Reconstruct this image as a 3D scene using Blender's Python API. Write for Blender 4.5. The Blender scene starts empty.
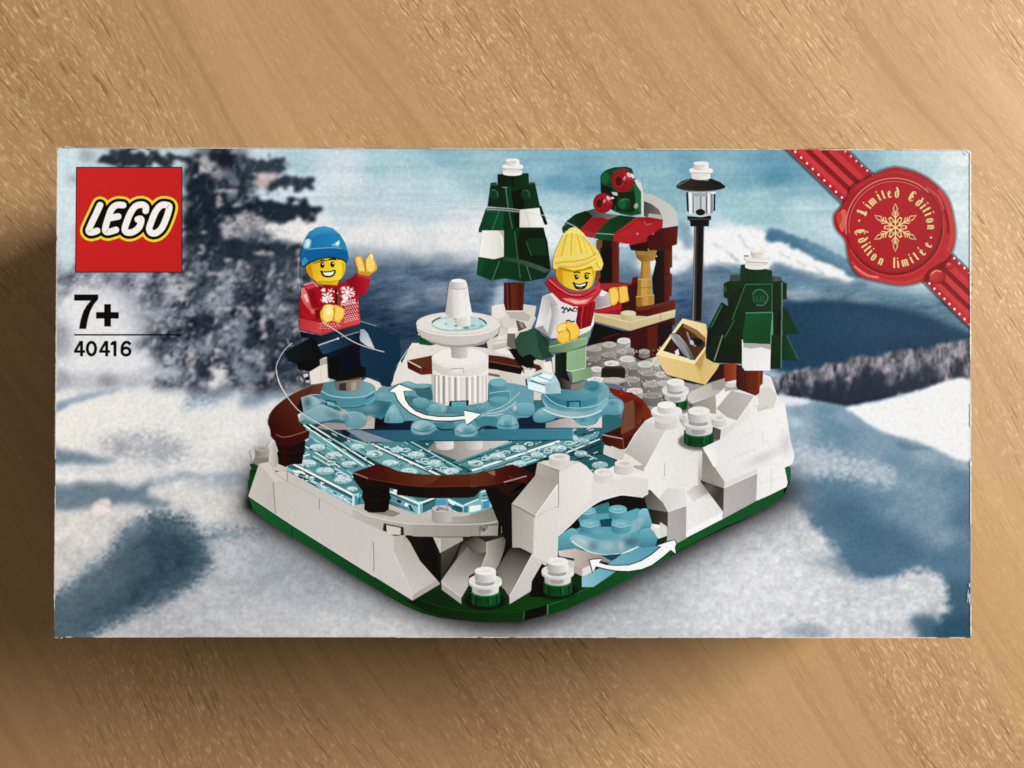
import bpy, math, random
import numpy as np

# ----------------------------------------------------------------- reset / scene
scene = bpy.context.scene
COL = scene.collection
PXM = 0.0002862                 # metres per picture pixel on the carton front
BOX_H = 0.050                   # carton depth
CAM_D = 0.2170                  # lens above the carton front
FPX = CAM_D / PXM
TILT = 0.0060
CALIB = False

def at(px, py, z=BOX_H):
    dx, dy = (px - 512.0) / FPX, (384.0 - py) / FPX
    y = dy * math.cos(TILT) + math.sin(TILT)
    zz = dy * math.sin(TILT) - math.cos(TILT)
    t = (z - (BOX_H + CAM_D)) / zz
    return (dx * t, y * t, z)

def at_np(px, py, z=BOX_H):
    dx, dy = (px - 512.0) / FPX, (384.0 - py) / FPX
    y = dy * math.cos(TILT) + math.sin(TILT)
    zz = dy * math.sin(TILT) - math.cos(TILT)
    t = (z - (BOX_H + CAM_D)) / zz
    return dx * t, y * t

def lin(c):
    c = np.asarray(c, dtype=np.float64) / 255.0
    return np.where(c <= 0.04045, c / 12.92, ((c + 0.055) / 1.055) ** 2.4)

def light_level(px, py):
    """measured evenness of the window light over the carton front (kept out of the ink colours)"""
    u, v = (px - 512.0) / 460.0, (py - 392.0) / 246.0
    return EV[0] + EV[1] * u + EV[2] * v + EV[3] * u * u + EV[4] * v * v + EV[5] * u * v
EV = (1.0, 0.0, 0.0, 0.0, 0.0, 0.0)
TINT = (1.0, 1.0, 1.0)
BLACK = 0.0

def press(c):
    """the print's own ink set: its blues are duller and greener than pure mixes"""
    c = np.array(c, dtype=np.float64)
    d = np.clip(c[..., 2] - c[..., 0], 0, None)
    k = 1 - 0.07 * np.clip(d / 90, 0, 1)
    out = c * k[..., None]
    out[..., 2] -= 0.12 * d; out[..., 0] += 0.03 * d
    g = np.clip(out[..., 1] - np.maximum(out[..., 0], out[..., 2]), 0, None)      # leaf greens lean grey
    out[..., 1] -= .08 * g; out[..., 0] += .06 * g; out[..., 2] += .05 * g
    y = out.mean(axis=-1, keepdims=True)
    out = out + np.array([-.6, 0.2, 2.6]) * np.clip((y - 90) / 110, 0, 1)      # white stock is near neutral
    y = out.mean(axis=-1, keepdims=True)
    return np.clip(126 + (y - 126) * 1.14 + 3 + (out - y) * 1.0, 0, 247)          # and the printing has punch

def ink(c, px, py):
    a = (lin(press(c)) - BLACK) / (light_level(px, py) * np.array(TINT))
    return np.clip(a, 0.0025, 0.93)

def hx(s):
    return (int(s[0:2], 16), int(s[2:4], 16), int(s[4:6], 16))

# ----------------------------------------------------------------- materials
def nodes_of(m):
    m.use_nodes = True
    nt = m.node_tree
    return nt, nt.nodes, nt.links

def print_material(name, alpha):
    m = bpy.data.materials.new(name)
    nt, N, L = nodes_of(m)
    b = N['Principled BSDF']
    at_ = N.new('ShaderNodeAttribute'); at_.attribute_name = 'Col'
    tc = N.new('ShaderNodeTexCoord')
    n1 = N.new('ShaderNodeTexNoise'); n1.inputs['Scale'].default_value = 1.0 / (PXM * 1.5)
    n1.inputs['Detail'].default_value = 2.5; n1.inputs['Roughness'].default_value = 0.75
    L.new(tc.outputs['Object'], n1.inputs['Vector'])
    mr = N.new('ShaderNodeMapRange')
    mr.inputs['From Min'].default_value = 0.25; mr.inputs['From Max'].default_value = 0.75
    mr.inputs['To Min'].default_value = 0.945; mr.inputs['To Max'].default_value = 1.055
    L.new(n1.outputs['Fac'], mr.inputs['Value'])
    mx = N.new('ShaderNodeVectorMath'); mx.operation = 'SCALE'
    L.new(at_.outputs['Color'], mx.inputs[0]); L.new(mr.outputs['Result'], mx.inputs['Scale'])
    L.new(mx.outputs['Vector'], b.inputs['Base Color'])
    b.inputs['Roughness'].default_value = 0.42
    b.inputs['Specular IOR Level'].default_value = 0.12
    # very light board waviness in the sheen
    n2 = N.new('ShaderNodeTexNoise'); n2.inputs['Scale'].default_value = 1.0 / (PXM * 5)
    L.new(tc.outputs['Object'], n2.inputs['Vector'])
    bp = N.new('ShaderNodeBump'); bp.inputs['Strength'].default_value = 0.06; bp.inputs['Distance'].default_value = 0.0004
    L.new(n2.outputs['Fac'], bp.inputs['Height']); L.new(bp.outputs['Normal'], b.inputs['Normal'])
    if alpha:
        L.new(at_.outputs['Alpha'], b.inputs['Alpha'])
    return m
INK = print_material('printed_ink', False)
INK_SOFT = print_material('printed_ink_soft_edge', True)

# ----------------------------------------------------------------- print engine
STEP = 3.0e-7
lev = np.zeros((200, 260), dtype=np.int32)       # 4 px cells: stacking level of the ink films

class Film:
    """one mesh of ink shapes lying on the carton front"""
    all = []
    def __init__(self, name, parent=None, label=None):
        self.name, self.parent, self.label = name, parent, label
        self.v, self.f, self.c = [], [], []
        self.soft = False
        Film.all.append(self)
    def build(self, root):
        me = bpy.data.meshes.new(self.name)
        me.from_pydata(self.v, [], self.f)
        a = me.color_attributes.new('Col', 'FLOAT_COLOR', 'POINT')
        a.data.foreach_set('color', np.array(self.c, dtype=np.float32).ravel())
        me.materials.append(INK_SOFT if self.soft else INK)
        o = bpy.data.objects.new(self.name, me)
        COL.objects.link(o)
        o.parent = self.parent.obj if self.parent else root
        if self.label: o['label'] = self.label
        self.obj = o

class S:                                         # drawing state
    part = None; x0 = 0.0; y0 = 0.0; k = 1.0; dim = 1.0

def crop(x0, y0, k=7.877):
    S.x0, S.y0, S.k = x0, y0, k

def pen(f): S.part = f; return f

def pts(p):
    if isinstance(p, str):
        p = [tuple(float(q) for q in w.split(',')) for w in p.split()]
    return [(S.x0 + u / S.k, S.y0 + v / S.k) for u, v in p]

def smooth(p, closed=True, n=5):
    out = []; m = len(p)
    rng = range(m) if closed else range(m - 1)
    for i in rng:
        if closed:
            a, b, c, d = p[i - 1], p[i], p[(i + 1) % m], p[(i + 2) % m]
        else:
            a, b, c, d = p[max(i - 1, 0)], p[i], p[i + 1], p[min(i + 2, m - 1)]
        for j in range(n):
            t = j / n
            q = []
            for k in (0, 1):
                q.append(0.5 * (2 * b[k] + (c[k] - a[k]) * t + (2 * a[k] - 5 * b[k] + 4 * c[k] - d[k]) * t * t
                                + (3 * b[k] - a[k] - 3 * c[k] + d[k]) * t ** 3))
            out.append(tuple(q))
    if not closed: out.append(p[-1])
    return out

def color_fn(col):
    if isinstance(col, str):
        c = hx(col); return lambda x, y: c
    if callable(col): return col
    if col[0] == 'g':                            # ('g', u0,v0,c0, u1,v1,c1 [,c2]) gradient in crop coordinates
        (xa, ya), (xb, yb) = pts([(col[1], col[2]), (col[4], col[5])])
        ca, cb = np.array(hx(col[3]), float), np.array(hx(col[6]), float)
        dx, dy = xb - xa, yb - ya; q = dx * dx + dy * dy
        def f(x, y):
            t = min(1, max(0, ((x - xa) * dx + (y - ya) * dy) / q))
            return ca + (cb - ca) * t
        return f
    c = tuple(col); return lambda x, y: c

def level(p):
    xs = [q[0] for q in p]; ys = [q[1] for q in p]
    i0, i1 = int(max(0, min(ys) // 4)), int(min(199, max(ys) // 4)) + 1
    j0, j1 = int(max(0, min(xs) // 4)), int(min(259, max(xs) // 4)) + 1
    w = lev[i0:i1, j0:j1]
    l = int(w.max()) + 1 if w.size else 1
    lev[i0:i1, j0:j1] = l
    return l

def area2(p):
    return sum(p[i - 1][0] * p[i][1] - p[i][0] * p[i - 1][1] for i in range(len(p)))

def add_raw(p, col, a=1.0, feather=0.0):
    if area2(p) > 0: p = p[::-1]                 # pixel y runs down, so this winds upward
    F = S.part; z = BOX_H + STEP * level(p); n0 = len(F.v)
    fn = color_fn(col)
    for x, y in p:
        F.v.append(at(x, y, z)); F.c.append((*ink(np.array(fn(x, y)) * S.dim, x, y), a))
    F.f.append(list(range(n0, n0 + len(p))))
    if a < 1 or feather: F.soft = True
    if feather:
        m = len(p); n1 = len(F.v)
        for i in range(m):
            (ax, ay), (bx, by), (cx, cy) = p[i - 1], p[i], p[(i + 1) % m]
            tx, ty = cx - ax, cy - ay; l = math.hypot(tx, ty) or 1
            x, y = bx - ty / l * feather, by + tx / l * feather
            F.v.append(at(x, y, z)); F.c.append((*ink(np.array(fn(x, y)) * S.dim, x, y), 0.0))
        for i in range(m):
            j = (i + 1) % m
            F.f.append([n0 + j, n0 + i, n1 + i, n1 + j])

def poly(p, col, s=0, a=1.0, feather=0.0):
    p = pts(p)
    if s: p = smooth(p)
    add_raw(p, col, a, feather)

def ell(u, v, ru, rv, col, rot=0.0, a=1.0, n=28, feather=0.0, t0=0, t1=360):
    p = []
    cr, sr = math.cos(math.radians(rot)), math.sin(math.radians(rot))
    full = abs(t1 - t0) >= 360
    for i in range(n if full else n + 1):
        t = math.radians(t0 + (t1 - t0) * i / n)
        x, y = ru * math.cos(t), rv * math.sin(t)
        p.append((u + x * cr - y * sr, v + x * sr + y * cr))
    add_raw(pts(p), col, a, feather)

def line(p, w, col, s=0, a=1.0, closed=False, w2=None, caps=False):
    """a drawn stroke, w in picture pixels; w2 = width at its far end"""
    p = pts(p)
    if s: p = smooth(p, closed, 6)
    if closed: p = p + [p[0], p[1]]
    F = S.part; z = BOX_H + STEP * level(p); fn = color_fn(col); m = len(p)
    n0 = len(F.v)
    for i, (x, y) in enumerate(p):
        ax, ay = p[max(i - 1, 0)]; bx, by = p[min(i + 1, m - 1)]
        tx, ty = bx - ax, by - ay; l = math.hypot(tx, ty) or 1
        t = i / (m - 1); ww = (w if w2 is None else w + (w2 - w) * t) / 2
        zz = z + STEP * 0.6 * t
        for s_ in (1, -1):
            q = (x - ty / l * ww * s_, y + tx / l * ww * s_)
            F.v.append(at(q[0], q[1], zz)); F.c.append((*ink(np.array(fn(x, y)) * S.dim, x, y), a))
    for i in range(m - 1):
        F.f.append([n0 + 2 * i, n0 + 2 * i + 2, n0 + 2 * i + 3, n0 + 2 * i + 1])
    if a < 1: F.soft = True
    if caps and not closed:
        sx, sy, k = S.x0, S.y0, S.k
        S.x0 = S.y0 = 0; S.k = 1
        ell(p[0][0], p[0][1], w / 2, w / 2, col, n=18)
        ell(p[-1][0], p[-1][1], (w2 or w) / 2, (w2 or w) / 2, col, n=18)
        S.x0, S.y0, S.k = sx, sy, k

def dot_rows(rows, r, col):
    for u, v in rows: ell(u, v, r * S.k, r * S.k, col, n=7)

def tint(c, k):
    c = np.array(hx(c), float) * k
    return '%02x%02x%02x' % tuple(int(min(255, max(0, q))) for q in c)

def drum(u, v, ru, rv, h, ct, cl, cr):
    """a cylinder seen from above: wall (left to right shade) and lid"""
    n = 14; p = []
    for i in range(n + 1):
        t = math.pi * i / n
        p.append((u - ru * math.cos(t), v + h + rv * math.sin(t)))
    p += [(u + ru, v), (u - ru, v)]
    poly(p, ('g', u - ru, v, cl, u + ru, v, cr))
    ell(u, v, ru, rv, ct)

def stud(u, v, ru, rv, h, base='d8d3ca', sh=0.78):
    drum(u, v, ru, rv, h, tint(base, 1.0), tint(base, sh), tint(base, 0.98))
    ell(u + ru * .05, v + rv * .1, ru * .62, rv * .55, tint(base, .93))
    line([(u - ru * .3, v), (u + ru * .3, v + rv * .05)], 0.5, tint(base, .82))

def capped(u, v, s=1.0, base='dedad3', green='12502a'):
    """white round plate with its stud standing in a green round brick; u,v = centre of the stud's lid"""
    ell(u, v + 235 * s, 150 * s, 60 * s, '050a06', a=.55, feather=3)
    drum(u, v + 158 * s, 116 * s, 40 * s, 84 * s, tint(green, .55), tint(green, .75), tint(green, 1.1))
    for q, c in ((-95, 1.3), (-70, .5), (20, .6), (42, 1.6), (62, 1.25), (90, .6)):
        line([(u + q * s, v + 180 * s), (u + q * s, v + 262 * s)], 1.1 * s, tint(green, c), a=.8)
    line([(u - 112 * s, v + 168 * s), (u - 60 * s, v + 194 * s), (u, v + 199 * s), (u + 70 * s, v + 192 * s), (u + 114 * s, v + 166 * s)], .8, tint(green, 1.9), s=1)
    drum(u, v + 108 * s, 105 * s, 38 * s, 48 * s, tint(base, .9), tint(base, .74), tint(base, .97))
    ell(u - 5 * s, v + 160 * s, 50 * s, 18 * s, '9a9088', a=.4, feather=1.5)
    drum(u, v + 74 * s, 130 * s, 50 * s, 24 * s, tint(base, .95), tint(base, .80), tint(base, .98))
    line([(u - 128 * s, v + 84 * s), (u - 80 * s, v + 116 * s), (u, v + 125 * s), (u + 80 * s, v + 116 * s), (u + 128 * s, v + 84 * s)], .6, tint(base, 1.06), s=1)
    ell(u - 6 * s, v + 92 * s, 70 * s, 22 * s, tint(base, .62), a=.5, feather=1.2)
    drum(u, v, 84 * s, 34 * s, 62 * s, tint(base, 1.0), tint(base, .70), tint(base, 1.0))
    line([(u - 40 * s, v + 2), (u + 35 * s, v - 3)], 0.7, tint(base, .88))

def gleam(u, v, ru, rv, c='cfe6ec', a=.7, rot=0):
    """a soft spot of lighter or darker ink, fading out to its rim"""
    F = S.part; F.soft = True; n = 20
    cr, sr = math.cos(math.radians(rot)), math.sin(math.radians(rot))
    def ring(k): return pts([(u + k * (ru * math.cos(t) * cr - rv * math.sin(t) * sr), v + k * (ru * math.cos(t) * sr + rv * math.sin(t) * cr)) for t in [-2 * math.pi * i / n for i in range(n)]])
    outer = ring(1.35); z = BOX_H + STEP * level(outer); n0 = len(F.v); rgb = np.array(hx(c)) * S.dim
    a *= .72
    rings = [(pts([(u, v)]), a), (ring(.35), a * .85), (ring(.8), a * .4), (outer, 0.0)]
    for r, al in rings:
        for x, y in r: F.v.append(at(x, y, z)); F.c.append((*ink(rgb, x, y), al))
    for i in range(n):
        j = (i + 1) % n
        F.f.append([n0, n0 + 1 + i, n0 + 1 + j])
        for k in (0, 1):
            b0, b1 = n0 + 1 + k * n, n0 + 1 + (k + 1) * n
            F.f.append([b0 + i, b1 + i, b1 + j, b0 + j])
AZ, EL, WD, WS, WP, ROOM = 18.0, 17.0, 2.0, (1.0, 0.62), 137.0, 0.185
EV = (1.0356, 0.1679, -0.0334, 0.0344, -0.0014, -0.0214)
TINT = (1.0412, 1.0, 0.9291)
BLACK = 0.004
# ----------------------------------------------------------------- printed winter landscape (one fine sheet of coloured points)
GX0, GX1, GY0, GY1 = 53, 973, 146, 640
GW, GH = GX1 - GX0 + 1, GY1 - GY0 + 1
XX, YY = np.meshgrid(np.arange(GX0, GX1 + 1, dtype=np.float64), np.arange(GY0, GY1 + 1, dtype=np.float64))

def vnoise(X, Y, seed):
    r = np.random.RandomState(seed).rand(256, 256)
    xi, yi = np.floor(X).astype(int), np.floor(Y).astype(int)
    fx, fy = X - xi, Y - yi
    fx = fx * fx * (3 - 2 * fx); fy = fy * fy * (3 - 2 * fy)
    a, b = r[yi % 256, xi % 256], r[yi % 256, (xi + 1) % 256]
    c, d = r[(yi + 1) % 256, xi % 256], r[(yi + 1) % 256, (xi + 1) % 256]
    return (a * (1 - fx) + b * fx) * (1 - fy) + (c * (1 - fx) + d * fx) * fy

def fbm(sx, sy, seed, o=4, X=None, Y=None, g=0.5):
    X = XX if X is None else X; Y = YY if Y is None else Y
    t = 0; amp = 1; s = 0
    for i in range(o):
        t = t + amp * vnoise(X / sx * 2 ** i + 17.3 * i, Y / sy * 2 ** i + 9.1 * i, seed + i); s += amp; amp *= g
    return t / s - 0.5

def gblur(m, sg):
    if sg <= 0: return m
    r = int(sg * 3) + 1
    k = np.exp(-0.5 * (np.arange(-r, r + 1) / sg) ** 2); k /= k.sum()
    p = np.pad(m, r, mode='edge')
    t = sum(k[i] * p[:, i:i + m.shape[1]] for i in range(2 * r + 1))
    return sum(k[i] * t[i:i + m.shape[0], :] for i in range(2 * r + 1))

def inside(p, X, Y):
    r = np.zeros(X.shape, bool)
    for i in range(len(p)):
        (x1, y1), (x2, y2) = p[i - 1], p[i]
        if y1 == y2: continue
        r ^= ((Y < y1) != (Y < y2)) & (X < (x2 - x1) * (Y - y1) / (y2 - y1) + x1)
    return r

IMG = np.zeros((GH, GW, 3))

def idw(samples, pw=3.2, warp=0):
    X, Y = XX, YY
    if warp:
        X = X + fbm(60, 30, 71) * warp; Y = Y + fbm(60, 30, 83) * warp
    num = np.zeros((GH, GW, 3)); den = np.zeros((GH, GW))
    for x, y, c in samples:
        d = ((X - x) ** 2 + 1.6 * (Y - y) ** 2 + 30) ** (-pw / 2)
        num += d[..., None] * np.array(hx(c), float); den += d
    return num / den[..., None]

def wash(mask, c):
    """lay a colour (or colour field) over the sheet through a 0..1 mask"""
    global IMG
    c = np.array(hx(c), float) if isinstance(c, str) else c
    IMG = IMG * (1 - mask[..., None]) + c * mask[..., None]

def blob(p, c, blur=3, warp=0, ws=14, seed=5, op=1.0, sm=True, speck=0):
    p = pts(p)
    if sm: p = smooth(p)
    g = int(blur * 3 + warp + 6)                 # only the window this shape can reach
    xs = [q[0] for q in p]; ys = [q[1] for q in p]
    i0, i1 = max(0, int(min(ys)) - GY0 - g), min(GH, int(max(ys)) - GY0 + g)
    j0, j1 = max(0, int(min(xs)) - GX0 - g), min(GW, int(max(xs)) - GX0 + g)
    if i1 <= i0 or j1 <= j0: return
    X, Y = X0, Y0 = XX[i0:i1, j0:j1], YY[i0:i1, j0:j1]
    if warp:
        X, Y = X0 + fbm(ws, ws * .7, seed, 4, X0, Y0) * warp * 2, Y0 + fbm(ws, ws * .7, seed + 50, 4, X0, Y0) * warp * 2
    m = gblur(inside(p, X, Y).astype(float), blur) * op
    if speck: m = np.clip(m + fbm(4, 3, seed + 9, 3, X0, Y0) * speck * (m * (1 - m) * 4 + .25 * m), 0, 1)
    w = IMG[i0:i1, j0:j1]
    IMG[i0:i1, j0:j1] = w * (1 - m[..., None]) + np.array(hx(c), float) * m[..., None]

# sky and far mountains: colours sampled over the sheet
sky = [(60,152,'bccdd2'),(58,200,'cfe0e3'),(66,250,'b0b9c2'),(62,290,'8b929d'),
 (260,160,'b9ccd3'),(300,152,'a9c6d0'),(300,185,'c3d4d8'),(340,170,'c4d2d6'),(380,160,'a5c6d2'),(400,185,'b7cdd3'),(345,215,'b5c9cd'),
 (320,230,'ddd9d2'),(360,232,'d4d3d0'),(420,215,'b5ccd2'),(440,190,'b5cfd6'),(440,152,'8cbacd'),(430,165,'a2c5d1'),(480,160,'9dc0cd'),
 (400,235,'d8d6d2'),(450,235,'dcdad6'),(480,230,'d9dad8'),(420,250,'c3c6c9'),(470,250,'c6c9cc'),(520,235,'d3d9db'),
 (360,258,'9aa6b2'),(400,262,'8c9cac'),(440,262,'93a3b3'),(480,262,'a0afbd'),
 (370,275,'6a7f97'),(420,278,'546b86'),(460,280,'4e6683'),(500,275,'5a7899'),
 (360,300,'475d78'),(400,300,'566b84'),(430,296,'72839a'),(460,310,'445a76'),(380,325,'33465f'),(420,330,'2c4058'),(395,355,'22354c'),
 (510,290,'4d78a2'),(520,305,'4a74a0'),(500,305,'8fa7bf'),(540,280,'5b7aa0'),
 (550,165,'8fbdd2'),(560,178,'6ea8c8'),(520,172,'85b4cb'),(590,172,'66a1c3'),(610,160,'8cb9cb'),(600,195,'a8c9d3'),(560,200,'a6c8d3'),
 (575,215,'b4ced6'),(545,225,'d5dcdd'),(560,240,'d2d8da'),(640,165,'86b8cc'),(660,180,'88bacb'),(670,215,'96bfcc'),
 (690,165,'74aac6'),(720,158,'8db9cb'),(750,170,'7bb0ca'),(785,178,'5c9cc0'),(770,165,'6aa6c4'),(760,200,'a2c8d3'),(730,205,'9dc6d3'),
 (800,205,'b3d0d8'),(830,225,'bcd2da'),(820,250,'a9c6d4'),(700,222,'b8d2da'),(720,228,'d0dadd'),
 (930,160,'b9d2d6'),(960,180,'ccdcdd'),(955,205,'d5e0df'),(960,250,'c3d5da'),(950,230,'cadbe0'),(905,160,'a8cbd4'),
 (870,155,'86b6ca'),(880,170,'8dbccb'),(965,158,'d5dfda')]
IMG = idw(sky, 3.4, 26)
st = fbm(90, 7, 11, 4, X=XX + YY * 1.6); IMG += (st * 26)[..., None] * np.array([1, .8, .65])
crop(0, 0, 1)
# pale band of cloud over the left mountains
blob('300,226 360,222 430,220 500,224 560,232 560,246 500,250 430,248 360,250 300,246', 'dddad5', 8, 8, 50, op=.6)
# dark left mountains
blob('300,262 350,260 400,266 440,262 480,266 520,272 560,262 600,262 700,280 700,420 300,420', '4d6785', 9, 5, 40, op=.8)
blob('300,285 350,288 400,300 440,312 500,312 520,330 520,420 300,420', '2b405b', 12, 8, 40, op=.85)
for q, c, o in (('392,300 410,292 420,298 404,306', '8693a6', .6), ('425,290 445,282 452,294 446,304 430,300', '98a4b5', .6), ('436,282 470,286 462,300 440,296', '7f8ea4', .5),
             ('405,282 430,280 430,290 408,292', '6d7f98', .5), ('496,284 506,282 506,300 500,314 492,312', 'd2d8de', .8), ('506,300 512,290 512,330 500,330', '6f8fb2', .6),
             ('520,290 536,300 540,320 520,325', '4a76a6', .6), ('390,305 400,300 402,312 390,316', '6c7a90', .5)):
    blob(q, c, 4, 4, 12, op=o)
# right snow peak
blob('636,262 660,240 680,236 690,226 712,230 726,224 760,224 772,228 800,236 830,252 850,268 862,282 840,284 800,274 770,262 740,262 700,272 676,280 660,276', 'e6e3de', 4, 6, 20, seed=21)
blob('768,236 790,234 812,246 836,262 852,270 830,268 806,258 790,252 776,250', '4f7fa6', 3.5, 4, 14, seed=25, op=.85)
blob('766,230 776,228 786,240 776,246', '5f8db0', 3, 2, 10, op=.8)
blob('676,222 690,232 700,246 690,252 676,240', '7fa6c2', 5, 3, 12, op=.55)
blob('686,262 720,258 760,264 800,276 850,286 900,290 975,300 975,330 860,330 800,320 700,330 660,300', '4f7290', 7, 7, 25, seed=31, op=.95)
blob('764,250 776,243 790,247 812,259 840,272 856,282 836,282 806,272 784,268 770,264', 'e6e2de', 2.5, 4, 10, seed=28, op=.95)
blob('690,244 720,232 750,232 764,246 752,258 724,258 700,262', 'e9e6e0', 4, 5, 12, seed=29, op=.8)
blob('660,264 690,262 710,268 700,300 660,300', '8093ae', 7, 5, 14, op=.5)
blob('676,290 700,280 716,300 710,330 668,330 668,300', '2f4f7d', 7, 5, 14, op=.7)
blob('700,282 730,280 720,310 706,318', 'a0a9b8', 6, 5, 12, op=.45)
blob('770,258 800,262 850,276 900,286 940,300 900,304 830,300 780,290', '5f89a5', 6, 4, 20, op=.55)
blob('786,292 810,288 840,294 880,296 860,303 800,302', 'a5aebb', 3, 3, 16, op=.7)
# crisp snowfields and rock of the far range
blob('705,262 704,236 716,229 735,227 752,228 766,230 768,240 764,250 772,258 770,268 740,262 716,262', 'e9e6e1', 2.0, 5, 9, seed=221, op=.95)
blob('664,262 668,246 676,240 690,246 694,258 684,268 672,270', 'e3e1dd', 2.2, 5, 9, seed=222, op=.85)
blob('680,222 690,222 693,244 684,244', '7d9fb8', 2.2, 4, 8, seed=223, op=.8)
blob('766,236 770,230 775,227 790,231 810,239 828,246 846,254 866,268 860,276 849,274 836,266 822,259 800,248 784,241 772,240', '4a7ea4', 1.6, 4, 9, seed=224, op=.95)
blob('800,236 830,246 850,256 870,270 850,268 820,252', '76a0b8', 3, 3, 9, seed=225, op=.6)
blob('768,246 774,241 782,240 796,246 812,255 830,263 850,272 856,278 836,276 812,269 794,266 780,262 770,258', 'e9e6e0', 1.5, 5, 8, seed=226, op=.97)
blob('772,262 800,268 840,278 870,282 862,290 820,284 780,276', '54799a', 3, 5, 10, seed=227, op=.8)
for i, (x, y, l) in enumerate(((716,240,10),(730,250,12),(746,240,9),(758,252,8),(784,250,9),(800,258,10),(820,266,9),(724,258,14),(740,232,8),(676,254,6))):
    blob([(x - l * .5, y - 1), (x + l * .3, y + l * .25), (x + l, y + l * .8), (x + l * .2, y + l * .5)], '8fa9bd', 1.2, 3, 6, seed=230 + i, op=.55)
rg = fbm(16, 6, 261, 5, X=XX * .8 + YY * 1.3, g=.6); rgm = gblur(inside(pts('300,262 560,262 560,400 300,400'), XX, YY).astype(float), 8) + gblur(inside(pts('640,258 700,264 860,280 975,302 975,334 780,330 640,330'), XX, YY).astype(float), 6)
IMG += (rg * 58 * np.clip(rgm, 0, 1))[..., None] * np.array([.9, 1, 1.05])
blob('780,304 800,300 830,298 860,300 900,306 940,318 975,334 975,372 780,372', '22466b', 3, 3, 30, seed=41)
blob('800,316 850,308 900,320 940,335 900,345 840,340', '2b5278', 8, 5, 20, op=.55)
blob('900,338 975,350 975,366 880,366', '1d3d62', 6, 3, 20, op=.6)
# strip of bare wood and pines
wood = np.clip(gblur(inside(pts('758,378 776,376 800,370 850,358 900,350 940,344 975,338 975,384 930,386 880,396 850,408 800,402 776,400 758,400'), XX, YY + fbm(6, 6, 3) * 12).astype(float), 1.5), 0, 1)
tx = fbm(4.5, 9, 61, 3)
wcol = np.array([112, 110, 120.]) + (tx * 165)[..., None] * np.array([1.05, .95, .93])
wash(wood, wcol)
for i, (x, w, h, y) in enumerate([(824,10,34,402),(840,9,36,404),(864,10,36,405),(878,10,36,400),(892,9,26,396),(910,9,26,391),(940,7,20,384),(806,7,26,398),(818,8,22,400),(832,8,26,402),(846,9,34,405),(858,10,28,404),(870,12,42,402),(884,9,28,398),(900,8,20,392),(918,10,22,388),(930,8,24,384),(962,6,24,378),(795,6,18,398)]):
    blob([(x - w, y), (x - w * .7, y - h * .5), (x, y - h), (x + w * .6, y - h * .55), (x + w, y)], '2b3444', 1.6, 5, 7, seed=70 + i, op=.88)
for x, y in ((812,382),(826,376),(852,368),(880,362),(905,360),(930,356),(950,356),(945,370),(893,378),(915,366),(965,350)):
    blob([(x - 4, y), (x, y - 9), (x + 4, y), (x, y + 8)], 'a39a9b', 2.5, 3, 7, seed=int(x), op=.6)
# snowfield, right
right = pts('740,396 780,394 800,397 830,402 850,406 975,380 975,640 640,640 640,400')
rm = gblur(inside(right, XX, YY).astype(float), 1.2)
rs = [(790,398,'c6ccd3'),(800,412,'86a1b8'),(830,412,'7396b1'),(850,418,'87a3bb'),(800,425,'93aabd'),(840,430,'6a8fac'),(880,445,'7f9db5'),(930,455,'8ea7bb'),(965,465,'94a9bb'),
 (960,480,'5f86a4'),(900,465,'6f92ad'),(930,480,'7593ac'),(965,520,'56799a'),(960,560,'5a7d9b'),(965,600,'416685'),(965,632,'2f5877'),(940,540,'7e98ae'),(900,510,'7994ab'),
 (795,470,'8aa0b3'),(800,490,'6d8ca7'),(840,485,'6388a5'),(880,500,'6e8ea9'),(850,510,'56799a'),(820,520,'5e809e'),(870,545,'4f7596'),(900,560,'56799a'),(930,520,'7a96ae'),
 (800,545,'8fa0b0'),(780,510,'7f93a6'),(760,540,'b0b4b8')]
wash(rm, idw(rs, 3.6, 10))
blob('848,408 880,401 910,394 975,379 975,458 940,450 915,440 890,434 870,424 858,414', 'e8e6e0', 1.6, 1.2, 10, seed=91)
blob('780,397 800,398 812,401 806,404 780,404', 'd9dde0', 1.5, op=.8)
blob('788,416 800,418 806,424 792,426', 'b7c6d2', 2.5, op=.8)
blob('900,442 918,445 940,448 920,450 904,449', '4f6f8c', 1.5, op=.5)
blob('794,444 820,447 834,450 850,456 880,462 896,470 900,484 880,488 860,482 830,478 800,474 792,460', 'b5c0c9', 4, 6, 12, seed=95, op=.85, speck=1.1)
blob('792,482 830,484 870,494 900,500 880,506 830,496 790,494', '557c9c', 4, 4, 18, op=.6)
blob('850,470 900,476 940,490 960,510 940,504 900,488', '93a8ba', 6, 4, 18, op=.5)
blob('820,500 870,512 910,530 950,560 930,566 880,548 830,530', '41698b', 7, 5, 18, op=.55)
# pale powder in front: it thins out into the blue in specks
P = gblur(inside(smooth(pts('440,645 470,618 540,612 600,596 660,566 720,536 775,506 800,508 815,530 835,548 848,566 862,578 885,580 905,574 935,572 948,586 952,606 946,622 926,632 900,645')), XX, YY).astype(float), 9)
pn = fbm(8, 6, 501, 4, g=.75); P = np.clip((P - .5) * 2.4 + .5 + pn * 1.7 * (P > .04) * (P < .97), 0, 1)
wash(gblur(P, .7), np.array([199, 199, 199.]) + (fbm(8, 6, 511, 4, g=.7) * 52)[..., None])
blob('806,564 840,556 870,560 905,568 880,580 850,578 830,572', '496f8f', 6, 6, 10, seed=101, op=.6)
blob('912,622 930,618 950,624 975,622 975,645 925,645', '33597a', 4, 5, 10, seed=103, op=.85)
blob('780,634 800,627 822,630 830,638 800,640', '8391a0', 3, 5, 8, seed=105, op=.7)
blob('690,560 740,545 790,555 815,590 800,625 740,630 690,600', 'd9d8d6', 18, 8, 25, op=.55)
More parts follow.
